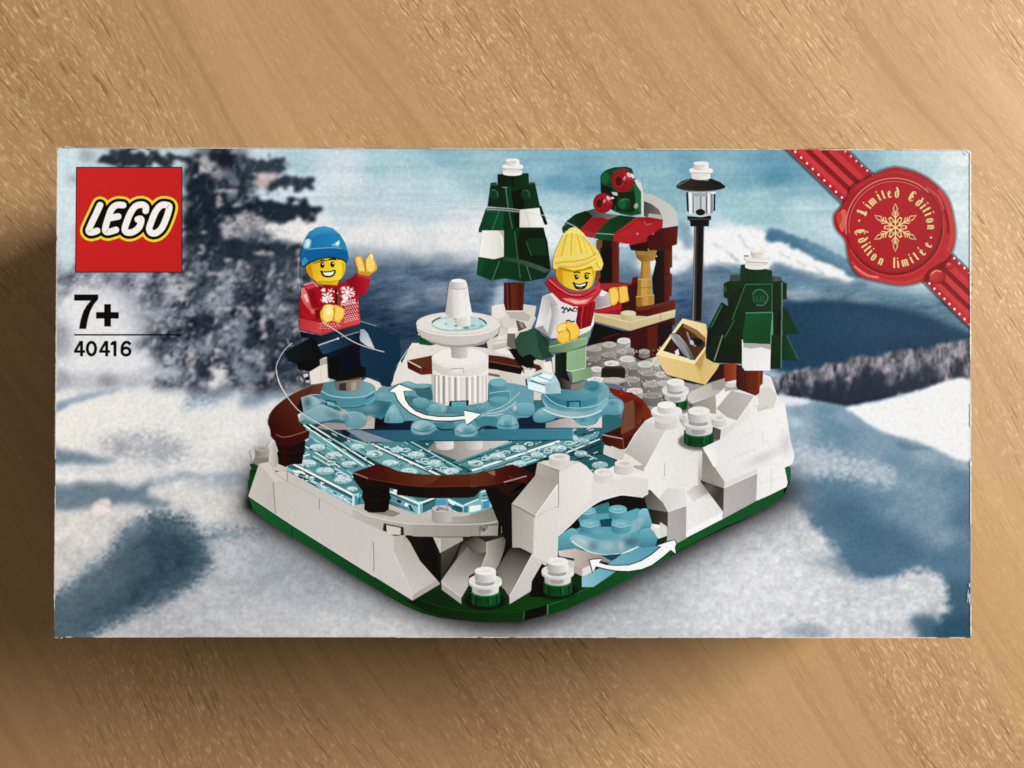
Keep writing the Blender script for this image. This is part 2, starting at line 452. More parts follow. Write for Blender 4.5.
blob('560,645 600,605 650,582 690,575 720,560 690,610 660,645', 'a9abae', 16, 8, 20, op=.6)
# snowfield, left
lp = pts('50,392 70,388 100,387 130,388 160,384 180,384 210,388 250,386 300,376 340,370 400,400 520,500 520,645 50,645')
wash(gblur(inside(lp, XX + fbm(10, 8, 7) * 8, YY + fbm(10, 8, 8) * 8).astype(float), 1.8),
     idw([(70,425,'dedad0'),(120,410,'dcd8cf'),(170,400,'d9d6cf'),(100,440,'d9d6ce'),(200,430,'d7d4cc'),(240,440,'d9d6ce'),(240,410,'d5d3cd'),(65,470,'ddd9d2'),(150,470,'cfcdc8'),(200,470,'d3d0ca'),(235,470,'cfccc6'),
          (220,505,'cfcbc3'),(170,500,'c9c6c0'),(70,530,'cdc8c0'),(110,520,'c6c2bc'),(80,570,'c2beb8'),(230,550,'bdbdbd'),(270,570,'a3a8ae'),(310,590,'aaaeb2'),(220,600,'b0b0b1'),(350,610,'b4b5b6'),(270,620,'b7b6b5'),(400,630,'c3c1bd'),
          (330,630,'bfbdba'),(160,630,'a9a9aa'),(450,635,'c2c0bc'),(280,530,'b9b8b6')], 3, 10))
blob('50,404 62,399 80,394 100,390 118,389 112,393 90,398 70,405 50,414', '7f98b1', 1.8, 2, 10, seed=111, op=.9)
blob('190,390 232,388 225,398 205,406 180,410 186,398', '8ba0b5', 4, 5, 10, seed=113, op=.75, speck=.8)
blob('244,396 262,388 285,386 300,386 290,394 270,400 250,406 238,404', '6f88a2', 4, 4, 10, seed=115, op=.85)
blob('260,376 300,370 320,384 280,392 255,390', '54697f', 4, 5, 10, seed=117, op=.8)
blob('104,438 140,434 160,436 186,446 180,460 150,464 120,458 100,450', 'a6a8ac', 5, 7, 9, seed=119, op=.75, speck=1.3)
blob('110,444 124,442 122,452 110,452', '80868f', 3, 4, 8, op=.6)
blob('150,446 176,446 172,458 150,456', '8f949c', 4, 5, 8, op=.5)
blob('50,451 70,453 92,457 114,464 92,466 70,466 50,466', '5d768c', 3, 3, 10, seed=121, op=.86)
blob('54,472 90,470 130,472 90,475', 'b3b4b6', 1.5, 2, 10, op=.5)
blob('50,488 70,484 100,484 120,488 150,486 144,494 158,501 168,504 158,507 120,505 90,508 50,510', '5b7489', 3, 5, 11, seed=123, op=.85)
blob('140,482 180,474 215,476 250,476 258,484 240,488 190,480 160,486', '94a0ae', 2.5, 4, 12, seed=125, op=.8)
blob('186,482 220,482 252,486 220,494 190,492', '9fa7b0', 4, 5, 10, seed=126, op=.6)
blob('90,508 96,502 104,500 109,504 106,510 110,516 100,514 92,518', 'ddcfc4', 1.5, 2, 6, op=.9)
blob('124,532 138,520 154,513 176,514 192,522 200,533 232,533 266,529 268,535 236,540 206,548 211,564 202,580 184,592 160,605 140,614 118,624 90,637 70,642 50,642 50,604 72,585 96,566', '4b6376', 5.5, 5, 11, seed=131, op=.95, speck=1.0)
blob('130,545 160,530 190,540 196,570 150,600 100,625 56,640 56,620 90,590', '2b4258', 9, 6, 18, op=.75)
blob('56,600 100,560 130,545 150,560 120,600 80,630 56,640', '6f808e', 9, 6, 12, op=.45)
blob('206,538 236,536 262,532 240,545 210,556', 'b4b6b8', 4, 3, 10, op=.6)
blob('122,528 140,520 150,528 138,540 126,546', '6d8093', 4, 4, 8, op=.5)
blob('240,545 300,560 340,590 330,610 270,600 225,580', '959ba4', 16, 8, 20, op=.5)
# the big snow laden fir on the left
T = fbm(17, 12, 141, 5, g=.62); T2 = fbm(9, 16, 151, 4, X=XX + YY * .5)
def fir(p, c, op=.95, seed=1, blur=2.2, warp=8, ws=9):
    blob(p, c, blur * .75, warp * 1.4, ws * .8, seed=160 + seed, op=op)
fir('120,340 150,300 170,270 180,200 190,146 232,146 250,190 262,230 300,250 315,300 320,386 250,388 180,388 150,370', '5b6470', .9, 1, 5, 14, 16)
low = gblur(inside(pts('54,262 76,262 120,275 180,240 230,230 300,245 325,290 330,384 260,388 160,386 100,386 54,388'), XX, YY + T * 30).astype(float), 5)
tone = np.clip(0.5 + T * 1.5 + T2 * .9, 0, 1)
wash(low * .92, np.array([38, 44, 56.]) + tone[..., None] * np.array([132, 134, 136.]))
fir('90,152 110,149 150,150 176,152 200,150 215,146 226,150 236,156 210,163 170,162 150,163 104,163 92,157', '2a333e', .95, 2)
fir('184,160 200,156 224,152 236,162 230,180 224,214 220,246 214,256 196,252 184,240 182,200', '242d3a', .95, 3, 2.6)
fir('236,156 246,154 262,158 276,154 288,160 280,168 262,172 244,170', '333d4a', .95, 4)
fir('226,176 246,168 262,176 276,174 296,173 308,180 300,187 276,190 258,186 240,196 226,192', '2e3946', .95, 5)
fir('222,200 246,200 262,195 284,197 304,201 320,208 312,217 286,219 262,222 240,218 224,226 218,214', '25303f', .97, 6)
fir('212,240 232,236 258,243 280,240 302,244 306,254 280,260 250,257 226,262 210,256', '2a3441', .95, 7)
fir('186,244 210,240 226,262 214,290 190,296 176,270', '353f4c', .8, 8, 4)
fir('250,250 300,248 310,270 296,300 262,300 246,276', '3a444f', .65, 9, 5)
for i, (x, y, w, h) in enumerate([(262,330,26,20),(200,330,20,18),(236,356,16,18),(290,350,22,22),(178,360,14,12),(154,352,12,9),(206,366,14,16),(270,372,26,10),(246,300,18,14),(216,318,14,10),(150,300,10,8),(280,310,16,10)]):
    fir([(x - w, y), (x - w * .5, y - h * .8), (x + w * .4, y - h), (x + w, y - h * .1), (x + w * .6, y + h * .7), (x - w * .4, y + h)], '252d3a', .75, 20 + i, 3.5, 9, 8)
# light tufts
for i, (q, c, o) in enumerate([('218,226 224,216 236,212 252,213 264,222 262,232 252,228 244,234 228,236 219,238', 'b7afae', .85), ('226,226 236,222 240,230 230,236', '5a626e', .7), ('244,218 256,222 254,232 246,230', '6a7079', .6),
    ('250,178 258,171 270,169 274,176 268,184 256,186', 'c9b4b0', .85), ('206,172 214,166 222,172 214,180', 'a5a19f', .7), ('192,158 204,156 212,166 200,170', 'bdb8b5', .8), ('222,170 230,168 236,180 228,200 222,190', '7b8894', .6),
    ('262,226 280,222 306,223 314,232 300,240 276,238 264,234', 'dcd7d1', .9), ('296,228 320,224 336,232 330,244 306,242', 'ded9d2', .8), ('186,262 198,258 204,270 192,276', '8d949d', .6),
    ('160,290 170,286 180,282 192,284 180,292 168,298', 'b8b2ae', .75), ('176,290 184,288 186,296 178,300', 'c9c4c0', .7), ('216,274 226,268 236,276 234,292 222,296 216,288', 'a3a9b2', .65), ('236,262 246,264 242,276 234,276', 'a29e9d', .6),
    ('206,302 220,300 226,312 216,322 206,314', '7a8695', .7), ('226,320 238,312 246,322 240,346 228,350 222,336', '8a95a4', .7), ('256,308 270,300 276,306 262,314', '7c838d', .6), ('262,318 280,300 294,306 284,320', '6f7681', .6),
    ('206,376 212,366 220,364 226,372 222,384 208,388', 'd6d2ce', .9), ('194,342 204,340 208,356 198,362', '9aa3b0', .6), ('230,350 240,342 250,352 246,376 232,378', '8f99a8', .6), ('254,350 262,352 264,368 256,374', '9aa3ae', .6),
    ('166,352 176,350 178,374 166,382 158,372', 'b3b8bf', .7), ('240,372 256,370 258,380 242,384', '7a8592', .6), ('270,330 290,322 300,330 280,340', '5c6876', .6)]):
    fir(q, c, o, 40 + i, 2.6, 5, 7)
# twigs and clots of snow, fine scale
D = fbm(8, 6, 301, 4, g=.65); D2 = fbm(6, 11, 331, 4, X=XX + YY * .4, g=.65)
treem = gblur(inside(pts('140,262 196,150 236,150 262,230 304,240 326,290 330,386 250,388 150,386 120,330'), XX, YY + T * 20).astype(float), 6)
wash(gblur(np.clip((D - .03) * 5, 0, 1), .9) * treem * .6, '1d242f')
wash(gblur(np.clip((D2 - .08) * 6, 0, 1), 1.0) * treem * np.clip((YY - 215) / 60, .25, 1) * .75, 'a3a5a8')
wash(gblur(np.clip((fbm(9, 7, 351, 3) - .15) * 8, 0, 1), 1.3) * treem * .75, 'b9b0ae')
br = gblur(inside(pts('86,148 330,148 326,222 230,226 90,166'), XX, YY).astype(float), 4)
dk = (IMG.mean(axis=2) < 110).astype(float)
wash(np.clip((D2 - .06) * 5, 0, 1) * br * gblur(dk, 1) * .45, '5b6876')
# pale drift on the tree's left, behind the numbers
blob('60,292 84,284 112,288 130,300 140,330 128,345 150,352 150,384 100,388 56,388 56,330', 'dcdad8', 7, 7, 18, seed=201, op=.95)
blob('112,288 140,290 160,310 150,336 128,330 120,310', 'a9adb4', 8, 6, 14, op=.6)
blob('54,326 64,326 68,350 54,356', '7d7d88', 5, 4, 10, op=.6)
blob('54,366 74,374 100,376 130,374 150,372 140,386 100,388 54,386', '9b9aa2', 5, 6, 12, seed=203, op=.6)
blob('96,378 110,374 114,384 98,386', '77757d', 3, 4, 8, op=.5)
blob('56,372 66,376 66,384 56,384', '82828c', 3, 4, 8, op=.5)
blob('54,150 74,150 72,240 70,262 54,262', 'c6d6db', 4, 3, 20, op=.9)
blob('74,150 90,150 92,158 76,158', '8a969c', 3, 3, 8, op=.7)
blob('64,174 76,174 76,182 64,182', '8a969f', 3, 3, 8, op=.5)
# soft shadow under the model, painted into the printed sheet's colours
crop(0, 0, 1)
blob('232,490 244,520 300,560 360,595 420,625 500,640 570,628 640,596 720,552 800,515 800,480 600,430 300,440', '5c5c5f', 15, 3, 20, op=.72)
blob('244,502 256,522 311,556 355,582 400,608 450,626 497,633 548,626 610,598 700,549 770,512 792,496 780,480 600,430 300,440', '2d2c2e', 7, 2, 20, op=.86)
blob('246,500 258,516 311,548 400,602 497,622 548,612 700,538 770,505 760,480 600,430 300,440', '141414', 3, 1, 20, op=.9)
# the lens kept the print crisp
us = np.clip(1 - (YY - 400) / 30, 0, 1)[..., None]
IMG += us * .4 * np.stack([IMG[..., k] - gblur(IMG[..., k], 2.2) for k in range(3)], -1)
# granular snow
sm_ = np.clip((IMG.mean(axis=2) - 110) / 50, 0, 1) * np.clip((YY - 405) / 40, 0, 1) * np.clip(gblur(((XX < 850) | (YY > 470)).astype(float), 8), 0, 1)
IMG += (fbm(7, 5, 401, 3, g=.7) * 27 * sm_)[..., None] * np.array([1, 1, .97])
sh_ = np.clip((YY - 440) / 60, 0, 1) * (XX < 260)
IMG += (fbm(12, 9, 411, 4, g=.7) * 22 * sh_)[..., None]
# haze of grain
sn = fbm(2.6, 2.6, 211, 2); lum = IMG.mean(axis=2)
IMG += (sn * (5 + lum * .075))[..., None]
weave = (np.sin(XX * 2.1) + np.sin(YY * 2.3)) * 1.1
IMG = np.clip(IMG + weave[..., None], 6, 246)

def sheet_colors():
    a = lin(press(IMG)) - BLACK
    E = light_level(XX, YY)[..., None] * np.array(TINT)
    return np.clip(a / E, 0.0025, 0.93)
# ================================================================= the printed model, back to front
# ---- green base plate
S.dim = .92
base = pen(Film('printed_baseplate', label='printed dark green base plate of the rink'))
crop(0, 0, 1)
poly('248.5,497 253,509 264,519.5 292,537 311,548.5 335,563.5 358,578 385,594.5 405,606 421,613 440,618 475,622 497,622.5 523,621 547.5,614.8 565,610 600,594 660,562 700,540 740,522 768,506 783,495 790,482 790.5,468 780,460 600,420 300,430 250,470', '123f1d')
poly('248.5,497 292,524 311,536 359,565 400,590 421,602 421,613 405,606 385,594.5 358,578 335,563.5 311,548.5 292,537 264,519.5 253,509', ('g', 250, 500, '236b38', 420, 606, '114820'))
for q in ((292, 525.5, 536.5), (358, 565, 577)): line([(q[0], q[1]), (q[0], q[2])], .6, '0f3a1b')
crop(420, 545)
poly('-30,410 150,350 330,440 330,470 520,500 700,450 880,360 1080,330 1200,400 1020,470 900,500 800,515 600,525 440,520 300,510 150,480 0,430', ('g', 0, 400, '0b3416', 900, 400, '12501f'))
poly('0,430 150,480 300,512 440,524 600,528 800,520 820,520 820,595 700,606 600,612 450,606 300,590 150,555 0,500 -120,440', ('g', 0, 500, '0a3015', 700, 560, '0e4519'))
poly('815,520 1000,462 1000,535 960,560 815,595', '060f08')
line('0,430 150,480 300,512 440,524 600,528 800,520 1000,465', 0.7, '17552a', s=1)
line('205,500 205,570', 0.6, '06220e'); line('822,520 815,590', 0.9, '2b7a45')
crop(540, 545)
poly('0,460 60,470 60,545 70,548 200,510 400,420 600,320 800,210 1024,95 1024,40 900,90 640,205 400,320 200,420 60,470', ('g', 60, 500, '124d22', 1000, 90, '1f6a33'))
line('60,475 200,425 400,325 640,208 900,95', 0.7, '2d7d45', s=1)
line('60,470 60,545', 0.9, '57a070')
crop(660, 440, 6.827)
poly('95,715 180,672 430,540 655,418 740,380 860,318 870,290 890,270 892,240 888,190 850,185 860,230 880,300 845,380 740,455 600,525 430,595 250,690 100,770 60,790', ('g', 100, 740, '1f6a35', 880, 250, '1c5f30'))
poly('848,190 892,185 894,250 870,300 850,240', '27703b')
crop(240, 370)
poly('75,740 100,735 150,760 140,830 60,950 62,880 100,800', '155225')
line('100,800 140,800', 1.5, '0c3416')

S.dim = 1.0
# ---- white floor, back rocks
walls = pen(Film('printed_stone_wall', label='printed white stone walls and terrace of the rink'))
crop(0, 0, 1)
poly('391,385 412,343 455,344 500,350 520,340 545,360 560,400 430,410 400,392', ('g', 395, 380, 'd9d3c8', 540, 380, 'c9c2b6'))
line('395,368 412,344 452,345', .6, 'ece7dd')
crop(270, 300)
poly('310,560 320,665 430,650 470,640 460,540 450,455 400,465 350,540', 'd7cfc1')
poly('390,470 450,455 455,500 400,520', 'a9a193'); line('400,550 405,660', .5, 'b5ac9d'); line('395,465 450,452', .8, 'f0eadf')
poly('730,640 760,612 850,625 880,680 960,690 975,600 1024,470 1070,560 980,730 760,740', 'd6cfc3')
crop(390, 270)
poly('805,285 830,275 905,265 905,330 1010,330 1120,330 1150,380 1120,440 1080,560 1000,690 860,640 780,650 760,560 850,520 870,440 800,360', 'c9c2b7')
poly('805,290 905,270 908,370 810,372', 'dcd6cb'); poly('810,372 908,370 930,330 1010,330 1010,380 940,400 940,470 860,450', 'b9b2a6')
poly('930,395 1000,390 1005,495 930,500', 'ddd7cc'); poly('850,520 920,510 925,560 820,590', 'd6d0c4'); poly('800,590 920,575 925,600 815,628', 'bab3a7')
poly('815,630 915,610 915,640 1000,640 1000,680 860,660', 'dfd9ce'); poly('925,500 985,500 1000,640 920,600', '6d675e')
line('805,290 905,268', .8, 'efeae0'); line('815,628 915,605', .6, '8d867b'); line('830,560 925,545', .5, '9b9489')
crop(460, 240)
poly('250,530 350,500 360,555 495,555 500,505 600,520 590,590 560,650 500,690 340,690 330,640 250,600', 'cbc4b8')
poly('250,540 350,505 355,600 300,620 255,600', 'd9d2c7'); poly('360,560 495,560 560,600 540,640 400,620', 'b1aa9e'); poly('440,630 500,650 525,690 460,720', '585048')
poly('460,640 490,650 510,690 480,690', '8f887d'); line('365,560 495,560', .9, 'e3ddd2'); line('250,535 350,502', .6, 'ece6da')

# ---- fir tree at the back
fir1 = Film('printed_fir_tree', label='taller printed brick fir tree behind the fountain')
pen(Film('trunk', fir1)); crop(460, 240)
poly('345,335 510,335 497,556 360,556 345,500', ('g', 345, 400, '4a1d12', 500, 400, '5a2a1b'))
poly('395,345 470,345 470,556 400,556', ('g', 395, 400, '6e3321', 470, 400, '5b2517')); line('370,340 378,555', .8, '7a4433'); line('395,340 402,555', .7, '2f110b'); line('474,345 474,556', .7, '33130c')
pen(Film('crown', fir1)); crop(460, 150); S.dim = .95
poly('295,190 540,182 545,275 470,300 360,292 295,292', ('g', 295, 240, '0f2c20', 540, 240, '14402b'))
poly('405,190 408,286 420,286 420,190', '0a2016')
poly('240,262 290,262 296,285 360,300 545,268 592,262 600,300 632,450 690,580 665,588 640,520 600,470 470,472 380,458 215,446', ('g', 220, 350, '0f3323', 640, 350, '12402a'))
poly('242,258 288,252 294,280 250,280', '3b4a44'); poly('545,255 590,252 592,268 548,272', '3f4d47')
line('358,290 380,458', 1.3, '4d7a66'); poly('372,290 400,285 420,470 384,462', '1b4a34'); poly('405,330 520,300 500,468 420,470', '0b261a')
for u in (295, 545):
    ell(u - 25, 350, 38, 44, '154832'); line([(u - 50, 320), (u - 25, 316), (u, 340), (u + 2, 370)], .7, '4e7767', s=1)
line('520,300 460,470', .6, '0a1f15'); line('245,262 218,445', .6, '275a42')
poly('205,455 330,452 470,475 470,660 340,655 145,648 148,620', ('g', 150, 600, '17492f', 420, 500, '236043'))
poly('215,450 330,455 470,475 470,500 330,478 205,480', ('g', 210, 460, '56786a', 470, 480, '2d5e47'))
poly('340,600 350,480 470,490 470,660 345,655', '123c28'); line('310,475 250,640', .8, '3c8557'); line('385,470 420,660', 1, '437a5c'); poly('420,500 470,480 470,660 440,660', '0c2618')
S.dim = 1.0; poly('472,470 625,456 640,540 670,640 600,664 478,652', ('g', 480, 560, 'cfcbc3', 640, 560, 'e6e2da')); line('515,475 560,655', .6, 'b9b3a8'); line('600,664 670,640', .7, 'f3efe7'); S.dim = .95
poly('625,440 640,440 688,575 684,590 668,588', '0d2b1d')
crop(460, 240)
poly('175,-85 160,10 150,130 160,20', '0f3020')
S.dim = 1.0; poly('175,-75 300,-75 345,-75 345,130 270,150 150,132 165,0', ('g', 160, 30, 'e5e1d9', 340, 30, 'd0cbc2')); line('310,-70 345,60', .7, 'efece5'); poly('300,-75 345,-75 345,-20', 'b4afa5'); S.dim = .95
poly('345,-80 470,-100 660,-100 682,0 716,238 670,300 560,322 500,330 350,302 245,320 130,272 145,132 265,152 345,132', ('g', 150, 200, '174a31', 680, 100, '103a26'))
poly('470,-80 660,-80 690,10 716,236 610,190 500,165 450,150 455,0', '0e2c1e'); poly('520,-5 560,125 690,120 660,-20', '14402a')
line('520,10 562,125', .7, '3d6e56'); line('430,-70 475,300', .9, '3c7355'); line('310,165 255,315', .8, '55805f'); line('520,190 560,318', .7, '5e8772')
poly('345,135 430,142 520,165 620,200 716,238 670,258 560,215 450,180 345,165', ('g', 345, 150, '2f5a45', 700, 240, '52695f'), a=.8)
poly('130,272 145,140 200,150 160,280', '1d5338'); line('130,272 245,319 350,301 500,329', .6, '2e6b4b')
crop(460, 150)
S.dim = 1.0; pen(Film('snow_cap', fir1))
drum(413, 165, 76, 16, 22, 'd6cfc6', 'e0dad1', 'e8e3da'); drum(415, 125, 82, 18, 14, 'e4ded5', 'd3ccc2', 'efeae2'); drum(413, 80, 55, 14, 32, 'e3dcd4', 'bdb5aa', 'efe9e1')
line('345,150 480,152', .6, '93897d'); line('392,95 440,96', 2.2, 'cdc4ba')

# ---- gate kiosk
S.dim = .88
kiosk = Film('printed_kiosk', label='printed brown market kiosk with red and green striped awning')
pen(Film('back_wall', kiosk)); crop(560, 240)
poly('300,300 470,330 560,345 570,295 612,285 612,600 480,600 300,600', ('g', 320, 400, 'a62530', 600, 450, '6f1a1b'))
poly('480,400 610,330 610,520 600,600 480,575', '4b1613'); poly('320,345 470,340 560,350 480,372 400,372 330,400', 'b43439'); poly('290,560 400,520 480,500 482,590 300,590', 'ad242d')
pen(Film('post', kiosk))
poly('300,-10 465,-10 465,335 310,342 290,240 300,200', ('g', 300, 100, '2a0f0c', 410, 100, '3a1511')); poly('405,-10 468,-10 467,130 452,140 455,165 467,170 465,332 405,335', ('g', 405, 100, '66271f', 465, 100, '7d3427'))
poly('285,0 335,0 330,60 340,110 320,300 275,330 285,230', '7d5a30'); poly('318,60 410,60 410,330 318,340', '220c09')
pen(Film('post', kiosk))
poly('690,40 885,35 885,215 868,222 868,262 885,275 880,440 862,450 862,480 740,515 725,300 755,170', ('g', 720, 200, '1d0906', 830, 200, '3a1610')); poly('820,60 885,40 885,215 868,222 868,262 885,275 880,440 862,450 862,480 820,490', ('g', 820, 200, '5f2719', 885, 200, '7a3726'))
line('825,268 880,262', .6, '3a140d'); ell(760, 128, 6, 6, 'e8dcc8')
pen(Film('column', kiosk, 'golden turned column at the kiosk counter'))
poly('588,78 765,72 745,160 700,172 640,172 605,142', ('g', 590, 100, '8a5d22', 750, 100, 'c99645')); poly('600,95 700,80 760,78 752,108 690,118 610,118', 'b98a45')
poly('640,170 712,170 716,312 630,312', ('g', 636, 200, 'a8701f', 712, 200, 'dba44a')); poly('655,172 690,172 690,312 655,312', 'd39a3e')
poly('615,308 722,308 725,445 606,445', ('g', 612, 350, 'b27c2c', 722, 350, 'd5a04a')); poly('640,310 690,312 690,445 640,445', 'dcab57'); line('610,378 724,372', .6, '9b6b24'); line('618,310 722,306', .8, 'ecc47c')
poly('598,440 742,430 742,500 690,522 600,522', ('g', 598, 480, 'a87022', 742, 480, 'cf9743')); line('600,448 740,432', .8, 'e9c276'); poly('650,445 700,445 700,518 650,520', 'd8a24b')
pen(Film('counter', kiosk, 'tan counter with brown ledge'))
poly('595,530 650,520 740,510 905,468 912,548 690,602 605,592', ('g', 600, 560, '5a1f17', 900, 510, '7a3328')); poly('595,530 740,510 905,468 905,480 690,548 610,560', '7d3a2e'); line('690,548 690,600', .6, '3f140e')
poly('270,575 400,585 600,598 690,602 910,546 905,608 552,714 270,640', ('g', 280, 610, 'd9bf82', 900, 570, 'ebd7a4'))
poly('270,575 400,585 600,598 690,602 600,640 550,648 400,612', 'e6cf98'); line('270,580 550,650 910,560', .8, 'f6e8c4'); line('790,580 790,640', .7, 'b89a5d'); line('552,655 552,712', .6, 'c9aa68')
drum(538, 575, 60, 20, 38, 'efe0b6', 'd3b878', 'e8d6a4')
pen(Film('body', kiosk))
crop(520, 300)
poly('585,180 640,195 800,240 865,245 1024,200 1200,140 1200,460 1020,480 930,470 860,420 850,380 760,330 640,380 520,365 550,310', '3a150d')
poly('585,182 700,215 800,240 810,290 700,310 640,370 525,365 550,300', '1f0a06'); poly('600,300 700,270 800,262 800,300 640,340', '341209'); line('640,310 790,262', .7, '6e2e20')
poly('870,250 1024,205 1030,470 930,465 865,400', ('g', 870, 300, '571f13', 1024, 300, '431509')); line('860,400 930,450 1024,440', .7, '72301f')
crop(640, 300)
poly('0,220 275,140 275,200 250,200 250,330 180,350 130,430 0,480', ('g', 0, 300, '4a1a10', 250, 250, '5d2618')); poly('60,220 135,195 135,400 60,440', '6a2b1c'); poly('140,195 250,165 245,300 145,400', '33110a')
line('0,440 60,410 130,405', .8, '7d3522')
pen(Film('arch', kiosk, 'white arched roof end')); crop(560, 150)
poly('645,335 720,348 800,388 880,438 925,500 932,600 815,620 808,550 690,535 640,525', ('g', 660, 400, 'd0ccc3', 920, 560, 'dedad2'))
poly('662,402 720,425 780,470 812,545 690,530 655,520', ('g', 670, 450, '4e4c48', 800, 520, '8b8780')); poly('700,500 790,510 812,548 690,530', 'c5c0b7')
pen(Film('gable', kiosk))
poly('805,615 930,596 922,745 885,755 880,790 700,790 690,690', ('g', 700, 700, '4a170f', 920, 660, '6d2a1d')); poly('690,660 800,615 815,618 812,770 690,780', '57190f')
ell(735, 650, 12, 22, '8d6a5b', rot=20); line('735,640 745,630', .7, 'd9cfc6')
poly('540,740 690,680 692,800 560,790', '36110b')
aw = Film('awning', kiosk, 'red and green striped awning'); pen(aw)
poly('205,482 265,462 340,495 460,512 540,520 520,560 300,560 200,530', ('g', 210, 480, '4a4f49', 480, 530, '8f8a84'))
poly('15,615 50,560 120,505 205,478 255,520 250,540 165,620 200,690 120,700 20,650', ('g', 30, 600, '2a5238', 230, 520, '0c2f1b')); line('18,605 60,580 120,600', .8, '6f8775')
poly('160,622 250,530 330,530 390,552 285,655 275,695 205,682', ('g', 200, 660, 'b32a31', 350, 550, 'a91f2c')); poly('165,628 282,655 272,695 210,685', 'b9373b')
poly('283,655 385,548 470,512 605,528 432,660 420,718 275,698', ('g', 300, 650, '1a5c34', 540, 540, '0f4226')); poly('283,655 432,664 420,718 275,698', ('g', 280, 670, '1c6a3c', 420, 690, '14522d')); line('285,656 430,666', .7, 'a2c6b0')
poly('427,660 600,528 700,528 812,548 806,612 690,680 682,722 560,748 420,715', ('g', 440, 690, 'cc2f34', 780, 560, 'c2272f')); poly('427,664 560,690 690,680 682,722 560,748 420,718', 'c22b30'); poly('600,530 700,528 812,548 760,560 660,580', 'b3202b')
line('660,560 680,590 720,580', .7, 'd9787a'); ell(610, 660, 7, 7, 'f0a8a0'); line('430,662 560,600 610,535', .6, '7f1018')
poly('465,740 545,740 545,764 465,764', 'dfe3e4')
wr = Film('wreath', kiosk, 'green wreath with two red flowers'); pen(wr)
poly('318,205 350,165 380,150 430,135 520,130 565,145 600,240 640,280 652,400 640,505 560,520 480,505 420,480 330,420 320,320', ('g', 330, 250, '114a29', 640, 400, '1b6a3c'))
poly('325,270 400,300 440,340 440,420 420,470 330,430', '0a2a17'); poly('440,330 560,330 600,300 590,420 620,440 560,500 440,480', '0d3a20'); poly('580,270 625,262 650,320 650,420 632,500 600,440', '2c7a4a')
poly('585,235 610,232 640,260 655,330 660,520 640,525 640,330 600,270', 'e4e4df'); poly('400,160 470,140 560,150 520,165 430,190', '1c6338')
poly('405,330 450,335 455,360 420,355', 'cfdcd2'); ell(600, 440, 16, 22, 'b9b0a4', rot=20)
ell(362, 222, 44, 55, '1a6137'); ell(355, 218, 30, 42, '237343'); ell(505, 425, 52, 52, '135030'); ell(492, 420, 36, 40, '217245'); line('480,400 520,385 545,400', .6, '57a077', s=1)
for cx, cy, r in ((495, 240, 88), (338, 418, 78)):
    ell(cx, cy, r, r * 1.03, 'a81e28'); ell(cx - r * .12, cy - r * .05, r * .8, r * .85, ('g', cx - r, cy, '8b1520', cx + r, cy - r, 'd03a3c')); ell(cx - r * .35, cy + r * .05, r * .5, r * .62, 'b4252e')
    ell(cx - r * .38, cy + r * .05, r * .3, r * .42, '5c0d14'); line([(cx - r * .1, cy - r * .7), (cx + r * .1, cy + r * .1), (cx + r * .6, cy + r * .4)], .7, '7a1019', s=1)
    ell(cx + r * .55, cy - r * .5, r * .16, r * .25, 'f1c9c4', rot=-40); ell(cx + r * .15, cy - r * .2, r * .1, r * .2, 'e79a98', rot=20); line([(cx + r * .3, cy - r * .3), (cx + r * .9, cy)], .7, 'd85a58')
ell(572, 205, 12, 22, 'f3ece6', rot=-30); ell(412, 378, 14, 8, 'f0ece4')

S.dim = 1.0
# ---- street lamp
lamp = Film('printed_street_lamp', label='printed black street lamp with clear glass')
pen(Film('pole', lamp)); crop(660, 150)
poly('268,600 348,600 345,764 330,1345 252,1345 265,764', ('g', 262, 700, '4a423d', 345, 700, '201a17')); poly('296,600 338,600 318,1345 282,1345', '140f0d'); line('278,600 260,1345', .8, '8f8a86'); line('346,600 331,1345', .7, '77706b')
pen(Film('lantern', lamp))
poly('205,335 228,325 228,490 212,480', '2b2826'); poly('222,332 420,332 415,500 330,520 230,510', ('g', 230, 400, 'c9ced0', 400, 400, 'a9b0b2'))
for u, w, c in ((240, 14, 'f1f1ee'), (262, 10, '6f7272'), (290, 24, 'b5b8b8'), (320, 16, '8a8c8c'), (345, 18, 'c4c7c7'), (366, 10, '5c5e5e'), (385, 14, 'f3f3f0'), (408, 12, '7b7d7d')):
    poly([(u - w / 2, 335), (u + w / 2, 335), (u + w / 2, 500), (u - w / 2, 500)], c)
poly('425,335 438,335 434,480 420,480', '262320'); poly('400,330 440,330 440,345 400,345', 'dfe3e2'); ell(318, 490, 38, 26, '211d1b'); poly('250,340 380,340 370,365 262,365', '9aa0a1')
poly('215,520 330,528 402,515 405,545 388,556 385,602 240,602 235,560 215,545', '1b1715'); line('225,545 395,545', .6, '5c5652')
poly('125,282 170,245 240,222 330,230 400,224 470,250 516,285 508,302 440,318 320,326 200,318 135,300', ('g', 130, 290, '3a332d', 500, 260, '1a1614')); line('135,300 200,318 320,325 440,317 508,300', .7, '6b645d', s=1); line('140,280 240,228', .6, '7d766d'); line('350,240 385,238', .8, '938c83')
pen(Film('snow_cap', lamp))
drum(322, 190, 74, 16, 30, 'd9d3ca', 'cdc6bc', 'e6e1d9'); drum(323, 155, 92, 18, 16, 'e6e0d8', 'd5cec4', 'f0ece5'); drum(323, 105, 60, 15, 42, 'e6dfd7', 'bab2a7', 'efe9e2'); line('255,182 395,182', .6, '8f867a'); line('300,125 350,126', 2.5, 'cfc6bc')

